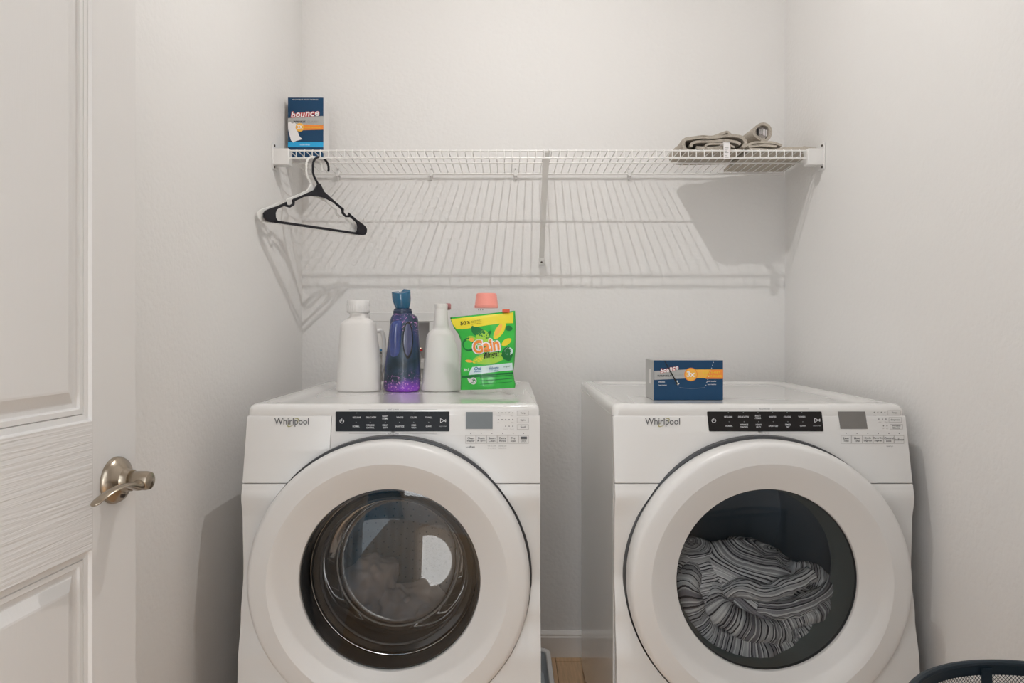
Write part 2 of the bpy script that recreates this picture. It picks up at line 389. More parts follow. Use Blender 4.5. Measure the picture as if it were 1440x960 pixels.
obj('lock_button', swap(MB().lathe([(0, .012), (.006, .012), (.0055, .0165), (0, .017)], n=16), (hu+.004, 0, hz-.021)), M['nickel_dark'], handle)
obj('latch_plate', MB().box((-.0012, -.028, hz-.028), (.0005, -.006, hz+.028)), M['nickel'], dr, smooth=False)

# ---------------------------------------------------------------- washer and dryer
HW = .345; DZ = .59; DR = .3240; TOPZ = .985
YP = [(.985, .036), (.957, .030), (.805, .0), (.775, -.006), (.72, .003), (.60, .008), (.50, -.008), (.40, -.026), (.30, -.034), (.0, -.034)]
def yf(z):
    for (a, ya), (b, yb) in zip(YP, YP[1:]):
        if z >= b:
            t = (a-z)/(a-b); t2 = t*t*(3-2*t) if a < .81 else t
            return ya+(yb-ya)*t2
    return YP[-1][1]
def chord(z):
    d = DR*DR-(z-DZ)**2
    return math.sqrt(d) if d > 1e-9 else 0.0
def front_grid(z0, z1, xa, xb):
    zs = {z0, z1}
    for k in range(97):
        z = DZ+DR*math.cos(PI*k/96)
        if z0 < z < z1: zs.add(z)
    z = z0
    while z < z1: zs.add(round(z, 4)); z += .02
    zs = sorted(zs); zs = [z for i, z in enumerate(zs) if i == 0 or z-zs[i-1] > 3e-4]
    if zs[-1] < z1: zs[-1] = z1
    mb = MB()
    for lo, hi in zip(zs, zs[1:]):
        cl, ch = chord(lo), chord(hi)
        for s in (-1, 1):
            q = []
            for z, c in ((lo, cl), (hi, ch)):
                a, b = (xa, min(xb, -c)) if s < 0 else (max(xa, c), xb)
                q.append((a, b, z))
            if q[0][1]-q[0][0] <= 1e-4 and q[1][1]-q[1][0] <= 1e-4: continue
            (a0, b0, z_0), (a1, b1, z_1) = q
            if b0 < a0: b0 = a0 = (a0 if s < 0 else b0)
            if b1 < a1: b1 = a1 = (a1 if s < 0 else b1)
            mb.add([(a0, yf(z_0), z_0), (b0, yf(z_0), z_0), (b1, yf(z_1), z_1), (a1, yf(z_1), z_1)], [(0, 1, 2, 3)])
    return mb

def panel_map(X0, Y0, eps):
    def fn(px, py):     # photo pixel -> point on the tilted fascia, in machine space
        d = Y0+.02
        for _ in range(4):
            z = CZ-(py-CY)*d/F; d = Y0+yf(z)
        z = CZ-(py-CY)*d/F
        return ((px-CX)*d/F-X0, yf(z)-eps, z)
    return fn
def rr_px(x0, y0, x1, y1, r, sh=0, n=4):
    pts = []
    for cx, cy, a0 in ((x1-r, y1-r, 0), (x0+r, y1-r, 90), (x0+r, y0+r, 180), (x1-r, y0+r, 270)):
        for k in range(n+1):
            a = math.radians(a0+90*k/n); x = cx+r*math.cos(a); y = cy+r*math.sin(a)
            pts.append((x+sh*(y-(y0+y1)/2)/(y1-y0), y))
    return pts
def frame_px(mb, x0, y0, x1, y1, t, fn, mi=0):
    for a, b, c, d in ((x0, y0, x1, y0+t), (x0, y1-t, x1, y1), (x0, y0+t, x0+t, y1-t), (x1-t, y0+t, x1, y1-t)):
        mb.flat([(a, b), (c, b), (c, d), (a, d)], fn, mi)
def dot(mb, x, y, r, fn, mi=0, n=10):
    mb.flat([(x+r*math.cos(2*PI*k/n), y+r*math.sin(2*PI*k/n)) for k in range(n)], fn, mi)
def ringpx(mb, x, y, r, t, fn, a0=0, a1=360, n=24, ry=None, rot=0, mi=0, taper=False):
    ry = ry or r; pts = []
    for k in range(n+1):
        a = math.radians(a0+(a1-a0)*k/n); tt = t*(math.sin(PI*k/n)*.9+.1) if taper else t
        for q in (0, 1):
            u = (r-q*tt)*math.cos(a); v = (ry-q*tt)*math.sin(a)
            pts.append(fn(x+u*math.cos(rot)-v*math.sin(rot), y+u*math.sin(rot)+v*math.cos(rot)))
    mb.add(pts, [(2*k, 2*k+2, 2*k+3, 2*k+1) for k in range(n)], mi)

def appliance(X0, kind):
    Y0 = 1.62; wa = kind == 'washer'
    t = thing('washing_machine' if wa else 'tumble_dryer',
              'white front-loading washing machine with a chrome-rimmed glass bowl, carrying the bottles' if wa else 'white front-loading dryer with striped bedding behind its round glass, right of the washer',
              'washer' if wa else 'dryer', (X0, Y0, 0))
    Wm = M['white']
    for s in (-1, 1):
        a, b = sorted((s*.343, s*.335))
        obj('side_panel', MB().box((a, .042, .03), (b, .752, .957)), M['top'], t, smooth=False, bevel=.002)
        for y in (.08, .70): obj('foot', MB().lathe([(0, 0), (.022, 0), (.022, .012), (.008, .014), (.008, .035), (0, .035)], c=(s*.29, y, 0), n=20), M['gasket'], t)
    obj('back_panel', MB().box((-.335, .74, .03), (.335, .752, .957)), Wm, t, smooth=False)
    obj('base_panel', MB().box((-.335, .045, .03), (.335, .74, .045)), Wm, t, smooth=False)
    # top with a raised rim and a shallow tray
    cy, hy = .396, .364
    secs = [(HW, hy, .9582, .012), (HW, hy, .962, .014), (HW, hy, .972, .016), (HW-.003, hy-.003, .980, .018), (HW-.009, hy-.009, .9845, .022), (HW-.016, hy-.016, .9855, .03),
            (HW-.034, hy-.030, .985, .04), (HW-.048, hy-.044, .981, .05), (HW-.062, hy-.056, .9782, .05), (HW-.08, hy-.07, .978, .045)]
    mb = MB(); rg = []
    for hx, hy_, z, r in secs:
        q = []
        for ccx, ccy, a0 in ((hx-r, hy_-r, 0), (-hx+r, hy_-r, 90), (-hx+r, -hy_+r, 180), (hx-r, -hy_+r, 270)):
            for k in range(9):
                a = math.radians(a0+90*k/8); q.append((ccx+r*math.cos(a), cy+ccy+r*math.sin(a), z))
        rg.append(q)
    mb.rings(rg); obj('top_panel', mb, M['top'], t, angle=50)
    # fascia, lower front
    if wa:
        obj('drawer_front', front_grid(.8065, .9585, -HW, -.1455), Wm, t, solid=.02, weld=True, bevel=.0022, seg=3)
        ctl = obj('control_panel', front_grid(.8065, .9585, -.1445, HW), Wm, t, solid=.02, weld=True, bevel=.0022, seg=3)
    else:
        ctl = obj('control_panel', front_grid(.8065, .9585, -HW, HW), Wm, t, solid=.02, weld=True, bevel=.0022, seg=3)
    obj('front_panel', front_grid(.03, .8045, -HW, HW), Wm, t, solid=.02, weld=True, bevel=.0035, seg=3)
    # recess behind the door
    obj('door_recess', MB().lathe([(.333, .030), (.330, .022), (.320, .020), (.3, .02), (.215, .02)], c=(0, 0, DZ), axis='y', n=96), M['whiteplastic'], t)
    obj('door_gap_ring', MB().lathe([(.3262, .018), (.3252, .004), (.323, .0025), (.319, .0025), (.316, .005), (.316, .018)], c=(0, 0, DZ), axis='y', n=128), M['gasket'], t, label='dark ring standing in for the shaded gap around the door')  # dark colour stands in for the shade in the door gap
    # door ring
    pr = catmull([(.300, .004), (.3165, .004), (.3195, -.004), (.3205, -.020), (.3200, -.034), (.3172, -.044), (.311, -.0505), (.300, -.053), (.285, -.0545), (.271, -.0555)], 4)
    pr += catmull([(.2655, -.0535), (.245, -.043), (.225, -.032), (.211, -.0245), (.2075, -.0215), (.2065, -.010), (.2065, .012)], 3)
    door = obj('door', MB().lathe(pr, c=(0, 0, DZ), axis='y', n=144), M['whiteplastic'], t, angle=22)
    if wa:
        obj('door_glass', MB().lathe([(.0001, -.022), (.08, -.0215), (.14, -.0205), (.18, -.019), (.2063, -.0165)], c=(0, 0, DZ), axis='y', n=96), M['glass'], door, label='smoked outer glass')
        obj('inner_trim', MB().lathe([(.2065, -.014), (.2035, -.0145), (.1985, -.004), (.196, .018), (.1975, .030)], c=(0, 0, DZ), axis='y', n=96), M['gasket'], door)
        # bowl: leans back toward the top so its end face looks up and out
        bw = MB(); rg = []
        for r, y, tilt in ((.188, .030, 0), (.176, .032, 0), (.168, .040, 0), (.160, .060, .3), (.153, .085, .7), (.149, .100, .95), (.145, .107, 1), (.139, .110, 1), (.136, .1102, 1), (.08, .1102, 1), (.0005, .1102, 1)):
            rg.append([(r*math.cos(2*PI*k/96), y-tilt*math.sin(math.radians(-10))*r*math.sin(2*PI*k/96)*1.0, DZ+.004*tilt+r*math.sin(2*PI*k/96)) for k in range(96)])
        bw.rings(rg[:7], cap=(False, False), mi=1); bw.rings(rg[6:], cap=(False, False), mi=0); obj('glass_bowl', bw, [M['bowl'], M['bowlside']], door, weld=True)
        def trim_ring(name, R, y, r, m, dz=0, tilt=0):
            q = []
            for k in range(97):
                a = 2*PI*k/96; q.append((R*math.cos(a), y+tilt*R*math.sin(a), DZ+dz+R*math.sin(a)))
            obj(name, MB().tube(q, r, 8, cap=False), m, door)
        trim_ring('bowl_rim', .172, .036, .0028, M['gasket'])
        trim_ring('bowl_rim', .149, .1, .0022, M['hose'], .004, .17)
        trim_ring('chrome_ring', .1955, .034, .0012, M['chrome'])
        obj('gasket', MB().lathe([(.2065, .012), (.202, .03), (.199, .055), (.185, .066), (.172, .070), (.166, .076), (.166, .095), (.174, .108), (.19, .11)], c=(0, 0, DZ), axis='y', n=96), M['black'], t)
        drum = obj('drum', MB().lathe([(.186, .112), (.20, .116), (.245, .125), (.255, .14), (.256, .50), (.245, .515), (.10, .53), (.001, .53)], c=(0, 0, DZ), axis='y', n=96), M['steel'], t)
        hb = MB()
        for i in range(13):
            for j in range(46):
                a = 2*PI*(j+.5*(i % 2))/46; y = .16+.026*i; R = .2548
                c = Vector((R*math.cos(a), y, DZ+R*math.sin(a))); u = Vector((-math.sin(a), 0, math.cos(a)))
                hb.add([c+u*.0024*math.cos(q*PI/3)+Vector((0, .0024*math.sin(q*PI/3), 0)) for q in range(6)], [(0, 1, 2, 3, 4, 5)])
        for i in range(1, 9):
            for j in range(8*i):
                a = 2*PI*j/(8*i); R = .027*i; c = Vector((R*math.cos(a), .5285-.0155*max(0, (R-.1))/.145, DZ+R*math.sin(a)))
                hb.add([c+Vector((.0024*math.cos(q*PI/3), -.002, .0024*math.sin(q*PI/3))) for q in range(6)], [(0, 1, 2, 3, 4, 5)])
        obj('perforations', hb, M['hole'], drum, smooth=False, kind='stuff')
        for k in range(3):
            a = math.radians(75+120*k); mb = MB(); c, s = math.cos(a), math.sin(a)
            rg = []
            for y in (.15, .2, .3, .4, .48):
                hgt = .045 if .15 < y < .48 else .012
                rg.append([((.254)*c-.03*s, y, DZ+.254*s+.03*c), ((.254-hgt)*c-.008*s, y, DZ+(.254-hgt)*s+.008*c), ((.254-hgt)*c+.008*s, y, DZ+(.254-hgt)*s-.008*c), (.254*c+.03*s, y, DZ+.254*s-.03*c)])
            mb.rings(rg); obj('paddle', mb, M['gasket'], drum, angle=60)
    else:
        obj('door_glass', MB().lathe([(.0001, -.024), (.08, -.0235), (.14, -.022), (.18, -.0195), (.2063, -.0165)], c=(0, 0, DZ), axis='y', n=96), M['dglass'], door, label='clear round door glass')
        obj('inner_trim', MB().lathe([(.2068, -.0160), (.2056, -.0175), (.2048, -.012), (.2046, -.006)], c=(0, 0, DZ), axis='y', n=96), M['gasket'], door)
        obj('door_flange', MB().lathe([(.2046, -.010), (.2010, .02), (.197, .05), (.192, .075), (.195, .085)], c=(0, 0, DZ), axis='y', n=96), M['flange'], door, label='grey green inner flange')
        drum = obj('drum', MB().lathe([(.195, .088), (.22, .092), (.268, .10), (.272, .115), (.272, .56), (.262, .575), (.20, .58), (.001, .585)], c=(0, 0, DZ), axis='y', n=96), M['slate'], t)
        for k in range(3):
            a = math.radians(82+120*k); mb = MB(); c, s = math.cos(a), math.sin(a)
            rg = []
            for i in range(13):
                y = .12+.44*i/12; hgt = .012+.075*math.sin(PI*min(1, .12+i/13)); tw = .05*math.sin(PI*i/12)
                def q(rad, w): return ((rad)*c-(w+tw)*s, y, DZ+rad*s+(w+tw)*c)
                rg.append([q(.27, .04), q(.27-hgt*.6, .026), q(.27-hgt, .010), q(.27-hgt, -.008), q(.27-hgt*.55, -.018), q(.27, -.026)])
            mb.rings(rg); obj('paddle', mb, M['slate'], drum, angle=60)
    # --- controls, placed on the tilted fascia
    f1 = panel_map(X0, Y0, .0012); f2 = panel_map(X0, Y0, .0019); f0 = panel_map(X0, Y0, .0006)
    fp = panel_map(X0, Y0, -.004)
    sx = (472, 632, 0) if wa else (995.5, 1156.5, 3)
    mb = MB(); poly = rr_px(sx[0], 578.3, sx[1], 606.3, 1.3, sx[2])
    mb.prism(poly, f1, fp)
    st = obj('control_strip', mb, M['strip'] if wa else M['strip2'], ctl, smooth=False, label='dark gloss strip of cycle buttons')
    # third level ends here: lettering goes beside the strip as parts of the machine
    L = MB()
    top = ['REGULAR', 'DELICATES', 'BULKY|ITEMS', 'WHITES', 'COLORS', 'TOWELS']
    bot = ['NORMAL', 'WRINKLE|CONTROL', 'HEAVY|DUTY', 'SANITIZE', 'COLD|WASH' if wa else 'TIMED|DRY', 'QUICK']
    xt = [502, 522, 542, 562.5, 582, 603] if wa else [1024, 1045, 1065.5, 1086, 1106.5, 1127]
    xb = [501, 521, 542, 562, 582, 603] if wa else [1025, 1046, 1066.5, 1087, 1107.5, 1128.5]
    def words(s, x, y, h=2.35, mi=0, w=None):
        ls = s.split('|')
        for i, l in enumerate(ls):
            put_text(L, l, x, y+(i-(len(ls)-1)/2)*3.4, h, f2, w=w or len(l)*1.62, off=.012, mi=mi)
    yo = 0 if wa else -.7
    for s, x in zip(top, xt): words(s, x, 586.6+yo); L.box(*_b(f2, x, 580.4+yo, .5, .3), 1)
    for s, x in zip(bot, xb): words(s, x, 599.2+yo); L.box(*_b(f2, x, 593.4+yo, .5, .3), 1)
    px = 481 if wa else 1003.5; ringpx(L, px, 591.8+yo, 3.1, .7, f2, -50, 230)
    L.flat([(px-.35, 588.2+yo), (px+.35, 588.2+yo), (px+.35, 592+yo), (px-.35, 592+yo)], f2)
    px = 623 if wa else 1148.5; y = 591.2+yo
    for (a, b), (c, d) in (((-3.4, -3), (-3.4, 3)), ((-3.4, 3), (1.6, 0)), ((-3.4, -3), (1.6, 0)), ((2.2, 0), (4, -1.8)), ((2.2, 0), (4, 1.8)), ((4, -1.8), (4, 1.8))):
        ln = math.hypot(c-a, d-b); nx, ny = -(d-b)/ln*.32, (c-a)/ln*.32
        L.flat([(px+a+nx, y+b+ny), (px+c+nx, y+d+ny), (px+c-nx, y+d-ny), (px+a-nx, y+b-ny)], f2)
    words('HOLD TO START', px, 599.2+yo, 1.3, 1, 11)
    obj('strip_lettering', L, [M['inkw'], M['inkm']], ctl, smooth=False, kind='stuff', label='white cycle names')
    # display
    mb = MB()
    q = [(655, 579), (692.8, 579), (692.8, 602.8), (655, 602.8)] if wa else [(1178, 578.3), (1216.3, 578.3), (1219.8, 602.8), (1181.8, 602.8)]
    mb.prism(q, f1, fp); obj('display', mb, M['lcd'] if wa else M['lcd2'], ctl, smooth=False, label='grey blank display')
    # printed buttons
    L = MB(); cx = 553 if wa else 1075
    put_text(L, 'WHAT TO WASH' if wa else 'WHAT TO DRY', cx, 575.4 if wa else 574.8, 1.5, f1, w=16, off=.01)
    put_text(L, 'HOW TO WASH' if wa else 'HOW TO DRY', cx, 609.2 if wa else 608.6, 1.5, f1, w=15, off=.01)
    for ys, x0, x1 in ((575.4, -62, 62), (609.2, -62, 62)):
        for a, b in ((x0, -10), (10, x1)):
            yy = ys-(0 if wa else .6); L.flat([(cx+a, yy-.2), (cx+b, yy-.2), (cx+b, yy+.2), (cx+a, yy+.2)], f1, 1)
    if wa:
        bx = [(727, 577, 743.5, 584.3, 'Temp'), (727, 587, 743.5, 594.3, 'Spin'), (727, 596.6, 743.5, 603.6, 'Soil')]
        rows = [(580.2, [701, 706, 711, 716, 721]), (589.6, [701, 706, 711, 716, 721]), (599, [711, 716, 721])]
        tiny = [(701, 584.4, 'Cold'), (720, 584.4, 'Hot'), (701, 593.8, 'No'), (721, 593.8, 'Max'), (711, 603, 'Light'), (720, 603, 'Heavy')]
        bxs = [654.5, 669.3, 684.3, 699.3, 714.3, 729, 743.5]; wd = ['Clean|Washer', 'Drain|& Spin', 'Steam|Clean', 'Extra|Rinse', 'Pre|Soak', '']
    else:
        bx = [(1248, 576.6, 1266.3, 583.8, 'Temp'), (1249.5, 586.6, 1267.5, 593.8, 'Dryness'), (1251, 596.3, 1269, 603.3, 'Wrinkle|Shield')]
        rows = [(579.4, [1229, 1234, 1239, 1244]), (589, [1235.5, 1240.5, 1245.5]), (598.5, [1242, 1247])]
        tiny = [(1230, 583.7, 'Low'), (1244, 583.7, 'High'), (1236.5, 593, 'Less'), (1246, 593, 'More'), (1241.5, 602.3, 'Off'), (1247, 602.3, 'On')]
        bxs = [1182, 1197, 1212.5, 1227.3, 1242.2, 1257, 1271]; wd = ['Less|Time', 'More|Time', 'Cycle|Signal', 'Damp Dry|Signal', 'Control|Lock', 'EcoBoost']
    for x0, y0, x1, y1, s in bx:
        frame_px(L, x0, y0, x1, y1, .4, f1, 1); ls = s.split('|')
        for i, l in enumerate(ls): put_text(L, l, (x0+x1)/2, (y0+y1)/2+(i-(len(ls)-1)/2)*2.9, 2.9 if len(ls) == 1 else 2.2, f1, w=min(len(l)*1.7, 13), off=.012)
    for y, xs in rows:
        for x in xs: dot(L, x, y, .75, f1)
    for x, y, s in tiny: put_text(L, s, x, y, 1.3, f1, w=len(s)*1.2, mi=1)
    for i in range(6):
        frame_px(L, bxs[i]+.15, 611.8, bxs[i+1]-.15, 623.4, .4, f1, 1); x = (bxs[i]+bxs[i+1])/2
        dot(L, x, 609, .65, f1); ls = wd[i].split('|')
        for j, l in enumerate(ls):
            if l: put_text(L, l, x, 617.6+(j-(len(ls)-1)/2)*3.7, 2.9, f1, w=min(len(l)*1.85, 13.4), off=.014)
    if wa:
        L.flat([(732, 613.6), (741, 613.6), (741, 617.2), (732, 617.2)], f1); put_text(L, 'LOCK', 736.5, 619.9, 2.6, f1, w=8, off=.012)
        put_text(L, 'with', 657, 628.3, 1.7, f1, w=4, mi=0); put_text(L, 'affresh', 663.5, 628, 2.9, f1, w=8.5, off=.02)
        for x in (691.5, 706.5):
            for y in (626.8, 629.4): put_text(L, 'with this cycle' if y < 628 else 'saves time', x, y, 1.5, f1, w=11.5)
    else:
        put_text(L, 'Hold 3 sec', 1251, 627, 1.7, f1, w=9)
    obj('button_lettering', L, [M['ink'], M['seam']], ctl, smooth=False, kind='stuff', label='printed touch buttons and indicator dots')
    # maker's name
    L = MB(); x0, x1 = (386, 434.5) if wa else (907, 956)
    put_text(L, 'Whirlpool', (x0+x1)/2, 593.6, 12.6, f1, w=x1-x0, off=.006)
    obj('maker_name', L, M['ink'], t if wa else ctl, smooth=False)
    L = MB(); cx = x0+30
    ringpx(L, cx-3.5, 594, 9.5, 1.3, f2, 95, 250, 26, ry=3.2, rot=-.62, taper=True); ringpx(L, cx-3.5, 594, 9.5, 1.3, f2, 285, 425, 26, ry=3.6, rot=-.62, taper=True)
    obj('emblem_swirl', L, M['gold'], t if wa else ctl, smooth=False)
    return t

def _b(fn, x, y, hx, hy):
    a = fn(x-hx, y+hy); b = fn(x+hx, y-hy); return (a[0], min(a[1], b[1]), a[2]), (b[0], max(a[1], b[1])+.0002, b[2])

washer = appliance(-.2695, 'washer')
dryer = appliance(.5925, 'dryer')

# drain pan under the washer
pan = thing('drain_pan', 'grey plastic drain pan with white rim on the floor under the washing machine', 'pan', (-.255, 2.0, 0))
def rrect(hx, hy, r, z, n=6):
    q = []
    for cx, cy, a0 in ((hx-r, hy-r, 0), (-hx+r, hy-r, 90), (-hx+r, -hy+r, 180), (hx-r, -hy+r, 270)):
        for k in range(n+1):
            a = math.radians(a0+90*k/n); q.append((cx+r*math.cos(a), cy+r*math.sin(a), z))
    return q
obj('tray', MB().rings([rrect(.380, .388, .03, .0), rrect(.388, .396, .03, .062), rrect(.384, .392, .028, .062), rrect(.376, .384, .028, .001)], cap=(False, True)), M['pan'], pan)
obj('rim', MB().rings([rrect(.386, .394, .03, .060), rrect(.398, .404, .035, .060), rrect(.400, .406, .036, .064), rrect(.398, .404, .035, .068), rrect(.386, .394, .03, .068), rrect(.383, .391, .028, .063)], cap=(False, False)), M['panrim'], pan)
for ft in [o for o in washer.children if o.name.startswith('foot')]: ft.location.z = .001

# ---------------------------------------------------------------- clothes
def roll(mb, keys, uvo, us=1.0, n=28, span=8, wr=.006, sq=1.0, across=True, seed=0):
    """keys: (px, py, d, r) - a soft rolled fold following a path; stripes run across the path"""
    ks = catmull([(*P(a, b, d), r) for a, b, d, r in keys], span); pts = [Vector(k[:3]) for k in ks]; L = 0
    a = None; rings = []; uvs = []
    for i, k in enumerate(ks):
        t = (pts[min(i+1, len(pts)-1)]-pts[max(i-1, 0)]).normalized()
        if i: L += (pts[i]-pts[i-1]).length
        if a is None: a = t.cross(Vector((0, 1, 0))).normalized()
        a = (a-t*a.dot(t)).normalized(); b = t.cross(a); rg = []
        for j in range(n+1):
            th = 2*PI*j/n; dirv = a*math.cos(th)+b*math.sin(th)*sq
            q = pts[i]+dirv*k[3]
            nz = noise.noise(Vector((th*1.6+seed*9, L*10+seed, 3)))*.55 if j < n else noise.noise(Vector((seed*9, L*10+seed, 3)))*.55
            nz = noise.noise(q*26+Vector((seed, 0, 0)))+.6*noise.noise(q*60+Vector((0, seed, 0)))-abs(noise.noise(q*34+Vector((5, seed, 1))))*1.2
            q = q+dirv*nz*wr
            rg.append(q); w = noise.noise(q*9)*.02
            uvs.append(((L*us+w if across else th*k[3]*us+w)+uvo, j/n))
        rings.append(rg)
    n1 = n+1; v = [p for r in rings for p in r]; f = []
    for i in range(len(rings)-1):
        for j in range(n): q = i*n1+j; f.append((q, q+1, q+1+n1, q+n1))
    for e in (0, len(rings)-1):     # soft closed ends
        c = sum((Vector(p) for p in rings[e]), Vector())/n1; k = len(v); v.append(c); uvs.append(uvs[e*n1])
        for j in range(n): f.append((e*n1+j, e*n1+j+1, k))
    mb.add(v, f, 0, uvs)

def dome(mb, cx, cy, d, rx, ry, rz, rot, uvo, us, wr=.008, seed=0, fan=0, nu=80, nv=44):
    """a plump quilt lump: half ellipsoid toward the room; stripes follow its curve"""
    c = P(cx, cy, d); v = []; uvs = []; f = []
    for i in range(nv+1):
        ph = PI*(i/nv)-PI/2
        for j in range(nu+1):
            th = 2*PI*j/nu
            e = Vector((math.cos(ph)*math.cos(th)*rx, -math.cos(ph)*math.sin(th)*ry, math.sin(ph)*rz))
            x = e.x*math.cos(rot)-e.z*math.sin(rot); z = e.x*math.sin(rot)+e.z*math.cos(rot); q = Vector((x, e.y, z))
            nn = noise.noise(Vector((q.x*7+seed, q.y*7, q.z*16)))*1.3-abs(noise.noise(Vector((q.x*14, q.y*14+seed, q.z*14))))*1.5+.5*noise.noise(q*45)
            if fan: nn += fan*math.sin(9*math.atan2(q.z+.04, q.x+.02)+3*noise.noise(q*6))*.8*math.cos(ph)
            q = c+q+q.normalized()*nn*wr
            if q.y < 1.625: q.y = 1.625+(q.y-1.625)*.1
            v.append(q); uvs.append((ph*rz*us+uvo+noise.noise(q*8)*.03, j/nu))
    for i in range(nv):
        for j in range(nu): a = i*(nu+1)+j; f.append((a, a+1, a+nu+2, a+nu+1))
    mb.add(v, f, 0, uvs)

cf = MB()
dome(cf, 1062, 832, 1.80, .195, .13, .122, -.42, 0, 1.0, .010, 1, .35)
dome(cf, 992, 838, 1.80, .105, .12, .155, .25, 2.3, 1.0, .010, 4, .45)
roll(cf, [(985, 780, 1.79, .026), (966, 830, 1.70, .034), (985, 885, 1.685, .038), (1030, 908, 1.68, .036), (1080, 914, 1.68, .034), (1118, 900, 1.69, .026)], 5.0, 1.0, seed=2, wr=.007)
roll(cf, [(1012, 800, 1.77, .024), (1008, 852, 1.685, .032), (1050, 880, 1.67, .032), (1092, 888, 1.68, .030), (1120, 885, 1.70, .022)], 7.7, 1.0, seed=3, wr=.007)
roll(cf, [(1005, 842, 1.73, .014), (1040, 826, 1.68, .022), (1075, 832, 1.675, .022), (1110, 822, 1.68, .022), (1140, 806, 1.70, .020)], 9.1, 1.0, seed=5, across=False, wr=.006)
roll(cf, [(1066, 850, 1.68, .014), (1095, 858, 1.665, .021), (1130, 850, 1.67, .022), (1160, 832, 1.69, .020), (1170, 815, 1.72, .016)], 11.0, 1.0, seed=6, across=False, wr=.005)
roll(cf, [(1100, 880, 1.68, .014), (1130, 868, 1.67, .020), (1158, 856, 1.68, .022), (1180, 842, 1.71, .020)], 13.0, 1.1, seed=7, wr=.005)
roll(cf, [(1108, 892, 1.69, .014), (1135, 886, 1.69, .018), (1160, 872, 1.70, .018)], 15.0, 1.0, seed=8, wr=.005)
roll(cf, [(1110, 800, 1.74, .03), (1150, 815, 1.74, .035), (1180, 850, 1.74, .032), (1188, 870, 1.75, .024)], 17.0, 1.0, seed=9, wr=.008)
base = P(1070, 930, 1.78)
comf = obj('comforter', shift(cf, base), M['stripe'], uv=True, loc=base, weld=False, angle=180, label='crumpled grey striped comforter behind the dryer glass', category='bedding')
ls = MB(); dome(ls, 560, 856, 1.88, .135, .09, .070, .18, 0, 1, .020, 12, .5); dome(ls, 518, 826, 1.90, .09, .10, .085, .4, 0, 1, .016, 15, .5); dome(ls, 592, 858, 1.86, .07, .06, .045, -.5, 0, 1, .012, 18, .5)
base = P(560, 910, 1.95)
obj('laundry', shift(ls, base), M['cloth'], loc=base, angle=180, label='rumpled taupe laundry lying inside the washing machine drum', category='laundry')

# ---------------------------------------------------------------- wire shelf
YFs, YRs = 2.19, 2.474; ZF, ZR, ZLIP = 1.7205, 1.7125, 1.695
sh = thing('wire_shelf', 'white wire shelf on the back wall between both side walls', 'shelf', (0, YB, 1.70))
O = (0, YB, 1.70)
def shp(name, mb, m=None, **k): return obj(name, shift(mb, O), m or M['wire'], sh, **k)
for nm, y, z, r in (('front_rod', YFs, ZF-.002, .0027), ('lip_rod', YFs-.002, ZLIP, .0027), ('middle_rod', (YFs+YRs)/2-.006, (ZF+ZR)/2-.0045, .0024), ('back_rod', YRs, ZR-.0045, .0035)):
    shp(nm, MB().tube([(XL+.012, y, z), (XR-.012, y, z)], r, 8))
nw = 68
for i in range(nw):
    x = XL+.022+(XR-XL-.044)*i/(nw-1)
    shp('wire', MB().tube([(x, YRs+.002, ZR), (x, YFs+.002, ZF+.0012), (x, YFs-.0045, ZF-.003), (x, YFs-.0045, ZLIP)], .0015, 6))
for s, xw in ((1, XL), (-1, XR)):
    mb = MB(); a, b = sorted((xw+s*.0005, xw+s*.052)); mb.box((a, YFs-.014, 1.672), (b, YFs+.022, 1.7235))
    br = shp('end_bracket', mb, M['whiteplastic'], bevel=.003)
    mb = MB(); a, b = sorted((xw+s*.0003, xw+s*.004)); mb.box((a, YFs-.018, 1.659), (b, YFs+.026, 1.741)); o = obj('mounting_plate', shift(mb, O), M['whiteplastic'], br, bevel=.002)
    for z in (1.733, 1.666):
        obj('screw', shift(MB().lathe([(0, .0), (.0035, 0), (.003, s*.003), (0, s*.003)], c=(xw+s*.004, YFs-.006, z), axis='x', n=10), O), M['nickel_dark'], br)
for px in (475, 606, 725, 885):
    x = (px-CX)*2.475/F; mb = MB(); mb.box((x-.006, YRs-.006, ZR-.012), (x+.006, YB-.0005, ZR+.004)); mb.box((x-.004, YB-.006, ZR-.004), (x+.004, YB-.0005, ZR+.022)); mb.box((x-.003, YB-.006, ZR-.024), (x+.003, YB-.0005, ZR-.008))
    cl = shp('wall_clip', mb, M['whiteplastic'], smooth=False, bevel=.001)
    obj('screw', shift(MB().lathe([(0, -.002), (.0028, -.0015), (.0028, 0), (0, 0)], c=(x, YB-.006, ZR+.015), axis='y', n=10), O), M['hose'], cl)
# diagonal brace
a = Vector((.1205, YFs+.004, ZF-.006)); b = Vector((.1195, YB-.010, 1.408)); t_ = (b-a).normalized(); nn = Vector((0, -t_.z, t_.y)); mb = MB()
rg = []
for p, hw in ((a, .0105), (b, .0085)):
    q = [(-hw, 0), (hw, 0), (hw, .010), (hw-.0015, .010), (hw-.0015, .0015), (-hw+.0015, .0015), (-hw+.0015, .010), (-hw, .010)]
    rg.append([p+Vector((u, 0, 0))+nn*v for u, v in q])
mb.rings(rg); brace = shp('support_brace', mb, M['wire'], smooth=False)
obj('brace_foot', shift(MB().box((.1095, YB-.014, 1.388), (.1295, YB-.0008, 1.412)), O), M['whiteplastic'], brace, bevel=.002)
obj('screw', shift(MB().lathe([(0, -.003), (.0035, -.002), (.0035, 0), (0, 0)], c=(.1195, YB-.014, 1.397), axis='y', n=10), O), M['nickel_dark'], brace)
for s in (-1, 1):
    obj('brace_hook', shift(MB().tube([(.1205+s*.009, YFs+.006, ZF-.010), (.1205+s*.009, YFs-.005, ZF-.002), (.1205+s*.009, YFs-.001, ZF+.003), (.1205+s*.009, YFs+.006, ZF)], .0016, 6), O), M['wire'], brace)

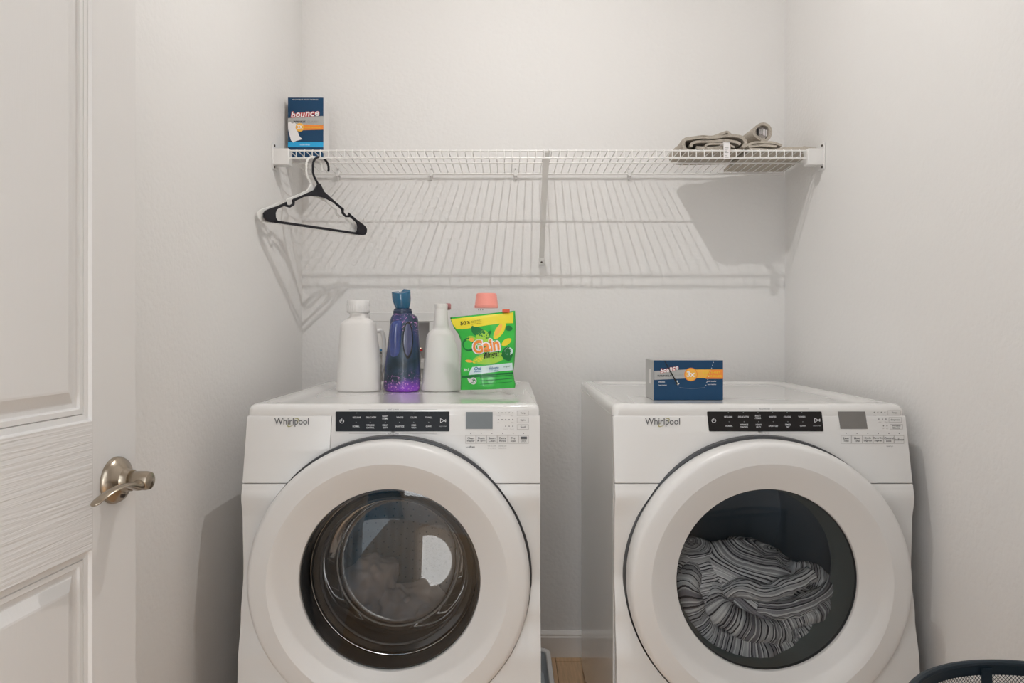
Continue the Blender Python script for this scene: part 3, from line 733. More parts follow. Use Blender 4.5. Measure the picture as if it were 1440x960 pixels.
# ---------------------------------------------------------------- dryer sheet cartons
def carton(name, label, x0, x1, y0, y1, z0, h, curve=False):
    t = thing(name, label, 'box', ((x0+x1)/2, (y0+y1)/2, z0)); hx, hy = (x1-x0)/2, (y1-y0)/2; mb = MB()
    v = [(-hx, -hy, 0), (hx, -hy, 0), (hx, hy, 0), (-hx, hy, 0), (-hx, -hy, h), (hx, -hy, h), (hx, hy, h), (-hx, hy, h)]
    mb.add(v, [(0, 1, 5, 4)], 0); mb.add(v, [(1, 2, 6, 5), (2, 3, 7, 6), (3, 0, 4, 7), (0, 3, 2, 1), (4, 5, 6, 7)], 1)
    obj('carton', mb, [M['navy'], M['silver'] if curve else M['card_white']], t, smooth=False, weld=True, bevel=.0012)
    return t, hx, hy
# upright one on the shelf; face px 405-455 x 138-222
t, hx, hy = carton('dryer_sheet_box', 'upright navy and blue dryer sheet carton on the left end of the wire shelf', -.7175, -.6010, 2.285, 2.36, 1.7205, .196)
def fs(eps):
    return lambda px, py: (-hx+(px-405)/(455-405)*2*hx, -hy-eps, .196-(py-138)/(222-138)*.196)
g1, g2, g3, g4 = fs(.0004), fs(.0008), fs(.0012), fs(.0016)
mb = MB().flat([(405.2, 167), (425, 165), (454.8, 164), (454.8, 176.5), (405.2, 177)], g1); obj('grey_band', mb, M['silver'], t, smooth=False)
mb = MB().flat([(405.2, 200.5), (454.8, 200.5), (454.8, 207.6), (405.2, 207.6)], g1); obj('blue_band', mb, M['cyan'], t, smooth=False)
mb = MB(); mb.flat([(421, 175.5), (454.8, 177), (454.8, 183.2), (421, 184)], g2, 1); dot(mb, 422, 180, 6.0, g3, 0, 20); mb.flat([(447, 176.7), (454.9, 177), (454.9, 183.2), (447, 183.4)], fs(.0010), 2)
obj('orange_badge', mb, [M['amber'], M['orange'], M['orange']], t, smooth=False)
mb = MB().flat([(405.3, 173.5), (408.5, 172), (411, 174.5), (415, 173.5), (417.5, 176), (416.5, 181), (419.5, 187), (421, 192), (425.5, 196.5), (420, 198), (416.5, 199), (413, 201.2), (409.5, 198), (407.3, 190), (405.6, 183)], fs(.0006)); obj('shirt_picture', mb, M['whitep'], t, smooth=False)
mb = MB()
def bounce(mb, x0, x1, y, h, fa, fb, slope):
    n = 6; wch = (x1-x0)/n
    for i, ch in enumerate('bounce'):
        yy = y-slope*(i-2.5)+(.13*h if i == 2 else -.05*h if i == 3 else 0); hh = h*(1.25 if ch == 'b' else 1)
        for f_, of, mi in ((fa, .09, 1), (fb, .03, 0)):
            put_text(mb, ch, x0+wch*(i+.5), yy-(hh-h)/2, hh*(1.08 if mi else .95), f_, w=wch*(1.13 if mi else .9), off=of, shear=.15, mi=mi)
bounce(mb, 409.5, 449.5, 162, 7, g3, g4, .45)
put_text(mb, 'WRINKLE', 421.5, 172, 2.6, g3, w=17, off=.02, mi=2); put_text(mb, 'GUARD', 439.5, 172, 2.6, g3, w=14, mi=3)
put_text(mb, '3X', 422.3, 179.6, 6, g4, w=8, off=.03, mi=0)
put_text(mb, 'MEGA SHEETS FIGHTS WRINKLES', 429.5, 141.2, 1.5, g2, w=36, mi=0); put_text(mb, 'outdoor fresh', 429, 204, 2.2, g2, w=14, mi=0)
put_text(mb, 'FEWER WRINKLES', 440, 180.2, 1.8, g4, w=24, mi=4)
obj('lettering', mb, [M['whitep'], M['red'], M['strip'], M['inkl'], M['yellow']], t, smooth=False, kind='stuff')

# lying one on the dryer; front px 919-1017 x 505-559 at d 1.81
d2 = 1.81; k2 = d2/F; x0, x1 = (919-CX)*k2, (1017-CX)*k2
zt = .9785
t, hx, hy = carton('dryer_sheet_box', 'long navy and orange dryer sheet carton lying on top of the dryer', x0, x1, d2, d2+.105, zt, .1035, True)
def fs2(eps): return lambda px, py: (-hx+(px-919)/98*2*hx, -hy-eps, .1035-(py-505)/56*.1035)
g1, g2, g3, g4 = fs2(.0004), fs2(.0008), fs2(.0012), fs2(.0016)
mb = MB().flat([(920, 520), (965, 518), (965, 530.5), (920, 532.5)], g1); obj('grey_band', mb, M['silver'], t, smooth=False)
mb = MB(); mb.flat([(972, 518), (1016.8, 518), (1016.8, 531), (972, 529.5)], g1, 1); mb.flat([(998, 518.4), (1016.8, 518.4), (1016.8, 531), (992, 531)], g2, 2)
dot(mb, 971.5, 525, 9.4, g2, 0, 28); dot(mb, 971.5, 525, 8.2, g3, 1, 28); obj('orange_badge', mb, [M['orange'], M['amber'], M['orange']], t, smooth=False)
mb = MB(); bounce(mb, 928.5, 954, 518.2, 5.3, g3, g4, .95)
put_text(mb, 'WRINKLE', 934, 526.8, 2.4, g3, w=20, off=.02, mi=2, rot=-.03); put_text(mb, 'GUARD', 953, 525.5, 2.4, g3, w=13, mi=3, rot=-.03)
put_text(mb, '3x', 971.3, 524.3, 8.2, g4, w=11.5, off=.03, mi=0)
put_text(mb, 'LESS SHEET', 1001, 522, 2.4, g3, w=24, mi=4); put_text(mb, 'WRINKLES', 1002, 527.2, 2.6, g3, w=25, mi=4)
for x, y, w_ in ((930.5, 535.2, 9), (932, 540, 11), (1000.5, 534.2, 13), (1001, 539, 12)): put_text(mb, 'anti-static' if y < 536 else 'long lasting', x, y, 1.9, g2, w=w_, off=.02, mi=0)
obj('lettering', mb, [M['whitep'], M['red'], M['strip'], M['inkl'], M['yellow']], t, smooth=False, kind='stuff')
mb = MB(); pl = [(933, 505.3), (952, 538.5)]
mb.flat([(933.5, 505.3), (934.5, 505.3), (953.5, 538), (951.5, 539)], g4, 0)
for i in range(9): q = i/9; dot(mb, 1003-12*q, 508+36*q, .55, g4, 1, 6)
for i in range(14): q = i/13; dot(mb, 956+34*q, 543+1.6*math.sin(PI*q), .3, g4, 1, 6)
mb.flat([(950, 534.5), (952.5, 533), (953, 536), (955.5, 537.5), (953, 540), (951, 538.5)], g4, 1)
obj('tear_line', mb, [M['hole'], M['whitep']], t, smooth=False)
mb = MB(); mb.add([(-hx-.0004, -hy+.03, .040), (-hx-.0004, -hy+.055, .040), (-hx-.0004, -hy+.055, .078), (-hx-.0004, -hy+.03, .078)], [(0, 1, 2, 3)])
obj('side_patch', mb, M['card_white'], t, smooth=False)

# ---------------------------------------------------------------- hangers
def hanger(label, X0, Y, zb, yaw, m, group=None):
    t = thing('clothes_hanger', label, 'hanger', (X0, Y, zb), yaw); T_ = .0032
    mb = MB(); f0 = lambda x, z: (x, -T_, z); f1 = lambda x, z: (x, T_, z)
    mb.prism([(-.058, .098), (-.02, .118), (-.004, .142), (.004, .142), (.020, .119), (.058, .098), (.056, .091), (.03, .098), (.0, .101), (-.03, .098), (-.056, .091)], f0, f1)
    mb.box((-.172, -T_, -.001), (.172, T_, .0065))
    for s in (-1, 1):
        def S(l): return [(s*a, b) for a, b in l]
        mb.prism(S([(.050, .102), (.052, .094), (.100, .068), (.101, .076)]), f0, f1)
        mb.prism(S([(.096, .080), (.092, .074), (.094, .060), (.110, .050), (.126, .052), (.128, .064), (.122, .066), (.120, .058), (.111, .057), (.101, .064)]), f0, f1)
        mb.prism(S([(.121, .067), (.122, .057), (.150, .042), (.153, .050)]), f0, f1)
        mb.prism(S([(.150, .051), (.150, .043), (.157, .037), (.161, .027), (.160, .014), (.154, .0065), (.146, .0), (.180, -.001), (.194, .002), (.201, .011), (.202, .022), (.196, .030), (.183, .037)]), f0, f1)
    obj('body', mb, m, t, smooth=False, bevel=.0012)
    cx, cz, R = .008, .1945, .031
    pts = [(0, 0, .136), (-.010, 0, .148), (-.019, 0, .160), (cx-R, 0, .172), (cx-R, 0, .185)]
    pts += [(cx-R*math.cos(math.radians(a)), 0, cz+R*math.sin(math.radians(a))) for a in range(0, 200, 14)]
    obj('hook', MB().tube(pts, .0036, 10), m, t)
hanger('black plastic clothes hanger hooked on the shelf lip, in front of the white one', -.590, YFs-.002, 1.4745, math.radians(55), M['blackpl'])
hanger('white plastic clothes hanger hooked on the shelf lip, just behind the black one', -.611, YFs-.002, 1.4745, math.radians(56), M['wire'])

# ---------------------------------------------------------------- towels on the shelf
def ribbon(mb, px, d, y0, y1, th, wob=.003, span=5, ny=14, mi=0, cl=None):
    c = catmull([((a-CX)*d/F, CZ-(b-CY)*d/F) for a, b in px], span); n = len(c); rings = []
    for j in range(ny+1):
        y = y0+(y1-y0)*j/ny; L = []; R = []
        for i, (x, z) in enumerate(c):
            a = c[max(i-1, 0)]; b = c[min(i+1, n-1)]; tx, tz = b[0]-a[0], b[1]-a[1]; l = math.hypot(tx, tz) or 1
            nx, nz = -tz/l*th/2, tx/l*th/2; w = Vector((x*22, y*22, z*22)); e = noise.noise(w)*wob; e2 = noise.noise(w+Vector((9, 9, 9)))*wob; ey = noise.noise(Vector((x*30, z*30, 5)))*.006
            L.append((x+nx+e, y+ey, z+nz+e2)); R.append((x-nx+e, y+ey, z-nz+e2))
        rings.append(L+R[::-1])
    mb.rings(rings, mi=mi)
dz_ = 2.23; mb = MB()
ribbon(mb, [(1040, 213.2), (1000, 213.6), (968, 213.4), (960, 208), (961, 199), (972, 196), (990, 195), (1010, 193.5), (1028, 192), (1041, 195), (1046, 203), (1042, 209)], dz_, 2.215, 2.385, .010)
ribbon(mb, [(970, 208), (973, 203), (985, 201), (1010, 200), (1030, 200.5), (1038, 205)], dz_, 2.213, 2.38, .0085)
ribbon(mb, [(978, 209), (1000, 209.5), (1025, 209)], dz_, 2.213, 2.38, .010)
ribbon(mb, [(990, 208), (993, 204.5), (1004, 203.8), (1020, 205.5), (1030, 209)], dz_, 2.211, 2.38, .006)
ribbon(mb, [(962, 196), (980, 192.5), (1000, 191), (1016, 186.5), (1025, 184), (1031, 189), (1037, 193)], dz_, 2.24, 2.38, .0075, .003)
base = Vector((.62, 2.30, 1.7235)); 
tw = thing('folded_towel', 'folded taupe towel with a white care tag on the right of the shelf', 'towel', base)
obj('cloth', shift(mb, base), M['towel'], tw, angle=60)
ct = MB(); ct.box((.6705, 2.175, 1.690), (.6895, 2.1765, 1.742)); ct.box((.6705, 2.175, 1.7405), (.6895, 2.225, 1.742))
tg = obj('care_tag', shift(ct, base), M['whitep'], tw, smooth=False)
ct = MB(); tf = lambda x, y: ((x-CX)*2.175/F, 2.1745, CZ-(y-CY)*2.175/F)
for i in range(7): ct.flat([(1019, 207.5+i*2.2), (1024.4-(i % 3), 207.5+i*2.2), (1024.4-(i % 3), 208.2+i*2.2), (1019, 208.2+i*2.2)], tf)
obj('tag_print', shift(ct, base), M['inkl'], tg, smooth=False)
# flat bath mat along the right end
mb = MB(); rings = []
nx_, x0, x1 = 26, .762, .972
for j in range(15):
    y = 2.205+(2.468-2.205)*j/14; U = []; D_ = []
    for i in range(nx_+1):
        x = x0+(x1-x0)*i/nx_+ (.010*noise.noise(Vector((y*20, 2, 2))) if i == 0 else 0); h = .0105+.007*noise.noise(Vector((x*18, y*18, 1)))+(.004 if i > 20 else 0)
        zz = ZR+(ZF-ZR)*(YRs-y)/(YRs-YFs)+.0018
        U.append((x, y, zz+max(.004, h))); D_.append((x, y, zz))
    rings.append(U+D_[::-1])
mb.rings(rings); base = Vector((.85, 2.33, 1.7175))
obj('bath_mat', shift(mb, base), M['mat'], loc=base, angle=60, label='beige towel lying flat at the right end of the shelf', category='towel')
# rolled towel
mb = MB(); d3 = 2.26; cx_, cz_ = (1066.5-CX)*d3/F, CZ-(190-CY)*d3/F+.0005; pts = []
for i in range(71):
    a = math.radians(-100+10.8*i); r = .0305-.0085*i/70-.0015*math.cos(3*a); pts.append((CX+(cx_+r*math.cos(a))*F/d3, CY-(cz_+r*.97*math.sin(a)-CZ)*F/d3))
ribbon(mb, pts, d3, 2.225, 2.40, .0052, .0012, span=1)
base = Vector((cx_, 2.31, cz_-.033)); rt = thing('rolled_towel', 'tightly rolled taupe towel showing its round end on the shelf', 'towel', base)
obj('roll', shift(mb, base), M['towel'], rt, angle=60)
mb = MB(); mb.lathe([(.0001, 0), (.0205, 0), (.0205, .15), (.0001, .15)], c=(cx_+.001, 2.237, cz_), axis='y', n=24); obj('core_fold', shift(mb, base), M['dtowel'], rt)
mb = MB()
for i in range(6): x = cx_-.006+i*.0042; mb.box((x, 2.2335, cz_-.003-.0015*i), (x+.0014, 2.2375, cz_+.015-abs(i-2)*.002))
obj('stripe', shift(mb, base), M['whitep'], rt, smooth=False); 
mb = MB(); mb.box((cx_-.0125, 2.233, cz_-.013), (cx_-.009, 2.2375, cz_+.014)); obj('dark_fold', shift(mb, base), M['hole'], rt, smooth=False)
mb = MB(); ribbon(mb, [(1040, 211), (1052, 206), (1066, 204.8), (1080, 205.5), (1092, 209.5)], d3, 2.215, 2.42, .007, .002); ribbon(mb, [(1046, 211), (1066, 209), (1085, 211)], d3, 2.215, 2.42, .007, .002)
base = Vector((cx_, 2.32, 1.735)); obj('hand_towel', shift(mb, base), M['mat'], loc=base, angle=60, label='small creased beige cloth under the rolled towel', category='towel')

# ---------------------------------------------------------------- bottles on the washer
ZT = .9785
def px_profile(rows, d, cx, depth, p=2.6):   # rows: (ypx, left px, right px[, depth scale]); bottom row first
    k = d/F; yb = rows[0][0]; out = []
    for r in rows:
        y, l, rr = r[:3]; ds = r[3] if len(r) > 3 else 1
        hx = (rr-l)/2*k; out.append((((l+rr)/2-cx)*k, (yb-y)*k, hx, max(hx*ds if ds < 0 else depth*ds, .0005) if ds > 0 else hx*-ds))
    return out
def bottle_mb(rows, d, cx, depth, p=2.6, n=44, span=4):
    sec = catmull(px_profile(rows, d, cx, depth), span); mb = MB()
    mb.rings([sring(x, 0, max(z, 0), max(hx, .0004), max(hy, .0004), p, n) for x, z, hx, hy in sec]); return mb
# px zoom frame of the bottle close-up: x = 450+u/4.8, y = 390+v/4.8
def Z(rows): return [(390+v/4.8, 450+a/4.8, 450+b/4.8)+tuple(r) for v, a, b, *r in rows]
d = 2.03; k = d/F; cxp = 500.3
t = thing('detergent_jug', 'large white detergent jug with frosted cap, leftmost on the washing machine', 'bottle', ((cxp-CX)*k, d+.05, ZT))
rows = Z([(760, 100, 378, .93), (752, 92, 388, 1), (735, 90, 390, 1), (640, 92, 390, 1), (560, 98, 386, 1), (460, 104, 374, .98), (370, 112, 362, .95), (320, 116, 354, .92), (290, 124, 342, .85), (270, 148, 322, .7), (258, 172, 304, -1), (240, 180, 300, -1), (228, 180, 300, -1)])
obj('body', bottle_mb(rows, d, cxp, .042, 3.2), M['bottle'], t)
H = (760-228)/4.8*k
r = 78/4.8*k
obj('cap', MB().lathe([(.0001, 0), (r*.80, 0), (r*.82, .003), (r*.96, .004), (r, .006), (r, .038), (r*.97, .0405), (r*.9, .041), (r*.88, .036), (.0001, .036)], c=(-.003, 0, H-.001), n=40), M['capw'], t)
mb = MB()
for i in range(28):
    a = 2*PI*i/28; mb.tube([(-.003+r*1.005*math.cos(a), r*1.005*math.sin(a), H+.008), (-.003+r*1.005*math.cos(a), r*1.005*math.sin(a), H+.024)], .0009, 5)
obj('cap_ribs', mb, M['capw'], t)
mb = MB(); px0 = (372-265)/4.8*k*1.0
mb.tube(catmull([(.044, .022, .175), (.058, .030, .178), (.066, .032, .160), (.068, .032, .12), (.066, .030, .075), (.056, .024, .050)], 5), .0065, 12); obj('handle', mb, M['bottle'], t)
# fabric softener
d = 2.02; k = d/F; cxp = 562
t = thing('softener_bottle', 'dark blue and purple softener bottle with flared teal cap, between the white bottles', 'bottle', ((cxp-CX)*k, d+.05, ZT))
rows = Z([(752, 440, 640, .85), (746, 425, 652, .93), (733, 413, 660, 1), (700, 410, 663, 1), (640, 415, 663, 1), (560, 422, 661, 1), (480, 432, 659, .97), (400, 442, 655, .93), (320, 450, 651, .86), (270, 455, 648, .78), (240, 462, 640, .7), (222, 474, 618, -.95), (216, 480, 606, -1)])
body = obj('body', bottle_mb(rows, d, cxp, .040, 2.3), M['galaxy'], t)
M['grip'] = mat('grip_blue', (.07, .08, .17), .15, coat=.5, var=.3)
zz = lambda v: (752-v)/4.8*k
xx = lambda u: (450+u/4.8-cxp)*k
sec = catmull([(xx(500), zz(520), .005, .006), (xx(502), zz(500), .016, .012), (xx(502), zz(430), .019, .016), (xx(503), zz(350), .019, .016), (xx(512), zz(280), .016, .014), (xx(520), zz(262), .006, .006)], 5)
obj('handle', MB().rings([sring(x, -.026-.004*math.sin(PI*i/len(sec)), z, a, b, 2, 20) for i, (x, z, a, b) in enumerate(sec)]), M['galaxyh'], t)
mb = MB()
for i in range(7):
    q = 1-i/6*1.0; s_ = .001+math.sqrt(max(0, 1-q*q))
rg = []
_sec = catmull(px_profile(rows, d, cxp, .040), 4)
def gpt(x, z, e):
    for A_, B_ in zip(_sec, _sec[1:]):
        if A_[1] <= z <= B_[1]:
            q = (z-A_[1])/(B_[1]-A_[1]); cx0, hx0, hy0 = [A_[i_]+(B_[i_]-A_[i_])*q for i_ in (0, 2, 3)]; break
    return (x, -hy0*(1-min(1, abs((x-cx0)/hx0))**2.3)**(1/2.3)-e, z)
for i in range(9):
    a = PI/2*i/8; rg.append([gpt(xx(588)+.0118*math.cos(2*PI*j/32)*math.cos(a), zz(395)+.047*math.sin(2*PI*j/32)*math.cos(a), .0012 if i else -.002) for j in range(32)])
mb.rings(rg, cap=(False, True)); gr = obj('grip_shade', mb, M['grip'], t)  # flush oval, the shade of a grip hollow is put into its colour
mb = MB(); mb.rings([[gpt(xx(588)+R_*math.cos(2*PI*j/40), zz(398)+R_*H_*math.sin(2*PI*j/40), e_) for j in range(40)] for R_, H_, e_ in ((.0150, 3.65, -.001), (.0146, 3.65, .0006), (.0122, 3.95, .0012), (.0114, 4.0, .0008))], cap=(False, False)); obj('grip_shade_rim', mb, M['black'], gr)  # painted dark outline for the shaded border of the hollow
r0 = 66/4.8*k; zc = zz(222)
obj('collar', MB().lathe([(r0*.95, -.004), (r0, .0), (r0, .010), (r0*.93, .0125), (r0*.93, .016), (r0*.8, .0175), (.001, .0175)], c=(xx(541), 0, zc), n=40), M['collar'], t)
mb = MB(); rg = []
zb_ = zc+.0165
for i in range(15):
    q = i/14; z = zb_+q*.047; R = (47+18*math.sin(min(1, q*1.4)*PI/2))/4.8*k
    rr = []
    for j in range(40):
        a = 2*PI*j/40; dz = q**3*(-.003+.005*math.cos(a)**2+.007*max(0, math.cos(a-.3))**5); rr.append((xx(536)+(q-.3)*-.004+R*math.cos(a), R*.95*math.sin(a), z+dz))
    rg.append(rr)
for i in range(6):
    q = 1-i/6; rg.append([(xx(536)-.003+(p[0]-xx(536)+.003)*math.cos(PI/2*(i+.6)/6.7), p[1]*math.cos(PI/2*(i+.6)/6.7), p[2]+.0035*math.sin(PI/2*(i+.6)/6.7)) for p in rg[14]])
mb.rings(rg, cap=(True, True)); obj('cap', mb, M['bluecap'], t)
# slim white bottle
d = 2.03; k = d/F; cxp = 450+808/4.8
t = thing('cleaner_bottle', 'slim-necked plain white bottle standing beside the green pouch', 'bottle', ((cxp-CX)*k, d+.05, ZT))
rows = Z([(754, 690, 925, .92), (748, 675, 938, .98), (735, 669, 944, 1), (640, 680, 940, 1), (560, 688, 934, 1), (470, 697, 922, .95), (410, 702, 906, .9), (370, 710, 893, .82), (345, 728, 878, .7), (325, 748, 866, .6), (290, 756, 858, -1), (230, 760, 853, -1), (186, 763, 850, -1)])
obj('body', bottle_mb(rows, d, cxp, .034, 2.6), M['bottle'], t)
r = 45/4.8*k; obj('cap', MB().lathe([(.0001, 0), (r*.97, 0), (r, .0015), (r, .013), (r*.96, .0148), (.0001, .015)], c=(-.0005, 0, zz(186)), n=36), M['bottle'], t)
# spray bottle hidden behind, only its dull pink nozzle shows
d = 2.20; k = d/F
t = thing('spray_bottle', 'bottle behind the slim white one, only its dull pink nozzle showing', 'bottle', ((619-CX)*k, d, ZT))
obj('body', MB().rings([sring(0, 0, z, a, b, 2.4, 28) for z, a, b in ((0, .026, .020), (.004, .029, .023), (.12, .029, .023), (.17, .024, .02), (.19, .012, .012), (.22, .012, .012))]), M['bottle'], t)
obj('spray_head', MB().rings([sring(x, 0, z, a, b, 3, 20) for x, z, a, b in ((0, .215, .011, .010), (0, .222, .013, .011), (0, .242, .013, .011), (.0, .250, .012, .010))]), M['bottle'], t)
obj('nozzle', MB().lathe([(.0001, .0), (.009, 0), (.0105, .004), (.0105, .014), (.008, .017), (.0001, .017)], c=(.017, -.004, CZ-(431-CY)*k-ZT), axis='x', n=20), M['pink'], t)
# coral-capped bottle
d = 2.22; k = d/F; cxp = 684
t = thing('softener_bottle', 'white bottle with a coral pink cap behind the green pouch', 'bottle', ((cxp-CX)*k, d, ZT))
obj('body', MB().rings([sring(0, 0, z, a, b, 2.6, 36) for z, a, b in ((0, .048, .034), (.004, .052, .038), (.14, .050, .037), (.185, .042, .034), (.20, .036, .034), (.205, .0385, .036), (.222, .0375, .036))]), M['capw'], t)
zc = CZ-(433-CY)*k-ZT
obj('cap', MB().lathe([(.0001, zc), (.0375, zc), (.0378, zc+.008), (.0365, zc+.010), (.033, zc+.040), (.030, zc+.0465), (.0001, zc+.0475)], n=40), M['coral'], t)
mb = MB(); fn = lambda x, y: ((x-cxp)*k, -.0365, CZ-(y-CY)*k-ZT)
for x in (673, 676, 679): mb.flat([(x, 434.5), (x+1, 434.5), (x+1, 436.5), (x, 436.5)], lambda a, b: (((a-cxp)*k), -math.sqrt(.0379**2-((a-cxp)*k)**2)-.0006, CZ-(b-CY)*k-ZT))
obj('tiny_print', mb, M['inkl'], t, smooth=False)

# ---------------------------------------------------------------- green pouch, in photo px; close-up frame x=625+u/6.19, y=400+v/6.19
d = 1.97; k = d/F; cxp = 686
t = thing('laundry_pouch', 'bright green and yellow laundry pouch with orange lettering on the washing machine', 'pouch', ((cxp-CX)*k, d, ZT))
def U(u, v): return (625+u/6.19, 400+v/6.19)
LE = [(0, 140), (.10, 141), (.3, 137), (.5, 140), (.66, 140), (.76, 118), (.87, 72), (.95, 50), (1, 42)]
RE = [(0, 614), (.04, 619), (.12, 606), (.2, 600), (.35, 612), (.5, 620), (.8, 622), (1, 616)]
def lerp(T_, v):
    for (a, x), (b, y) in zip(T_, T_[1:]):
        if v <= b: q = (v-a)/(b-a); q = q*q*(3-2*q)*.5+q*.5; return x+(y-x)*q
    return T_[-1][1]
def vb(u, v): # frame y for a normalised position
    yt = 285-60*u; yb = 918-20*u; return yb+(yt-yb)*v
def bulge(u, v):
    e = max(0, (math.sin(PI*min(max(u, 0), 1))))**.6; vv = min(max(v, 0), 1)
    s = math.sin(PI*min(1, vv*1.02))**.7*(1-.35*vv) if vv < .98 else 0
    base_ = max(0, 1-vv/.25)*.55
    wr = noise.noise(Vector((u*5, v*6, 1)))*.18+noise.noise(Vector((u*3+v*8, v*3, 4)))*.12
    return .030*e*max(0, s+base_*e)*(1+wr)
def surf(fu, fv, eps=0, back=False):
    v = 0.5
    # invert frame coordinates to u, v
    u = .5
    for _ in range(6):
        l, r = lerp(LE, v), lerp(RE, v); u = (fu-l)/(r-l); yt = 285-60*u; yb = 918-20*u; v = (fv-yb)/(yt-yb)
    x, y = U(fu, fv); b = bulge(u, v)
    return ((x-cxp)*k, (b if back else -b-eps)-.000+.03*v, (CY-y)*k+CZ-ZT)
mb = MB(); NU, NV = 30, 40
for back in (False, True):
    vs = []
    for j in range(NV+1):
        v = j/NV
        for i in range(NU+1):
            u = i/NU; l, r = lerp(LE, v), lerp(RE, v); fu = l+(r-l)*u; fv = vb(u, v); x, y = U(fu, fv); b = bulge(u, v)
            vs.append(((x-cxp)*k, (b if back else -b)+.03*v, max(0, (CY-y)*k+CZ-ZT)))
    mb.add(vs, [(j*(NU+1)+i, j*(NU+1)+i+1, (j+1)*(NU+1)+i+1, (j+1)*(NU+1)+i) for j in range(NV) for i in range(NU)])
obj('pouch_film', mb, M['green'], t, weld=True, angle=180)
def decal(name, polys, mats, eps, cut=26):
    bm = bmesh.new(); mats_i = []
    for poly, mi in polys:
        vs = [bm.verts.new((a, b, 0)) for a, b in poly]; f = bm.faces.new(vs); f.material_index = mi
    bmesh.ops.triangulate(bm, faces=bm.faces)
    for _ in range(4):
        es = [e for e in bm.edges if e.calc_length() > cut]
        if not es: break
        bmesh.ops.subdivide_edges(bm, edges=es, cuts=1); bmesh.ops.triangulate(bm, faces=[f for f in bm.faces if len(f.verts) > 3])
    out = MB(); out.v = [surf(v.co.x, v.co.y, eps+.0004*0) for v in bm.verts]; bm.verts.index_update()
    out.f = [[v.index for v in f.verts] for f in bm.faces]; out.m = [f.material_index for f in bm.faces]; out.uv = [[(0, 0)]*len(f.verts) for f in bm.faces]
    bm.free(); return obj(name, out, mats, t, smooth=True, angle=180)
def ell(cx, cy, a, b, rot=0, n=24): return [(cx+a*math.cos(q)*math.cos(rot)-b*math.sin(q)*math.sin(rot), cy+a*math.cos(q)*math.sin(rot)+b*math.sin(q)*math.cos(rot)) for q in (2*PI*i/n for i in range(n))]
def leaf(cx, cy, a, b, rot, n=10):
    p = [(a*math.cos(PI*i/n), b*math.sin(PI*i/n)**1.3) for i in range(n+1)]+[(-a*math.cos(PI*i/n), -b*math.sin(PI*i/n)**1.3) for i in range(1, n)]
    return [(cx+x*math.cos(rot)-y*math.sin(rot), cy+x*math.sin(rot)+y*math.cos(rot)) for x, y in p]
decal('yellow_band', [([(50, 300), (150, 288), (300, 272), (450, 256), (600, 240), (600, 335), (500, 338), (380, 352), (260, 372), (170, 388), (100, 388), (68, 350)], 0)], M['yellow'], .0006)
decal('leaf_print', [(ell(215, 520, 62, 60), 0), (ell(230, 475, 40, 30), 2), (ell(330, 470, 60, 75, .3), 2), (leaf(395, 640, 150, 50, -.15), 2), (leaf(300, 410, 70, 34, .5), 1), (leaf(255, 400, 45, 20, 1.2), 1), (leaf(380, 440, 45, 15, -1.1), 1),
      (leaf(480, 400, 90, 36, -1.0), 3), (leaf(540, 500, 50, 26, -.6), 3), (leaf(300, 650, 60, 22, -.5), 3), (leaf(215, 665, 34, 12, .1), 4), (leaf(560, 380, 34, 24, .2), 1)],
      [M['dgreen'], M['dgreen'], M['lgreen'], M['yellow'], M['amber']], .0008)
decal('leaf_glow', [(ell(205, 525, 40, 40), 0), (leaf(470, 395, 60, 20, -1.05), 1), (ell(235, 480, 22, 18), 1)], [M['green'], M['amber']], .0011)
decal('pale_ribbon', [([(245, 715), (330, 706), (430, 694), (590, 680), (596, 745), (480, 752), (350, 768), (212, 785), (225, 745)], 0)], M['palewhite'], .0010)
decal('pod_picture', [(ell(548, 600, 48, 58), 0), (ell(560, 580, 36, 34), 1), (ell(560, 585, 24, 22), 2), (ell(568, 592, 14, 14), 1), ([(492, 610), (520, 600), (585, 650), (560, 668), (515, 645)], 0)], [M['dgreen'], M['palewhite'], M['dgreen']], .0012)
decal('child_lock_badge', [(ell(253, 835, 30, 30), 0), (ell(253, 835, 20, 20), 1), ([(200, 812), (225, 820), (235, 850), (215, 850)], 0)], [M['card_white'], M['dgreen']], .0010)
decal('lower_bands', [([(150, 795), (300, 780), (450, 770), (598, 762), (600, 775), (450, 785), (300, 800), (150, 815)], 0), ([(310, 800), (590, 785), (590, 790), (310, 806)], 0), ([(310, 830), (590, 812), (590, 818), (310, 836)], 0), ([(310, 860), (590, 842), (590, 846), (310, 865)], 0)], M['dgreen'], .0009)
def ftext(mb, s, cx, cy, h, eps, w=None, off=0, shear=0, rot=0, mi=0): put_text(mb, s, cx, cy, h, lambda a, b: surf(a, b, eps), w, off, shear, rot, mi)
mb = MB()
ftext(mb, '50', 160, 335, 34, .0015, 52, .02, 0, -.12); ftext(mb, '%', 205, 328, 26, .0015, 24, .02, 0, -.12)
for y in (312, 326, 340): ftext(mb, 'more than the 16 ct' if y != 326 else 'laundry detergent pacs', 275, y, 8, .0015, 90, .01, 0, -.13)
ftext(mb, 'flings!', 412, 614, 64, .0030, 136, .02, .25, -.16)
obj('dark_lettering', mb, M['strip'], t, smooth=False)
mb = MB(); ftext(mb, 'Gain', 362, 530, 132, .0018, 250, .10, .05, -.17, 0); ftext(mb, 'Gain', 362, 530, 114, .0026, 230, .028, .05, -.17, 1)
obj('logo_lettering', mb, [M['whitep'], M['orange']], t, smooth=False)
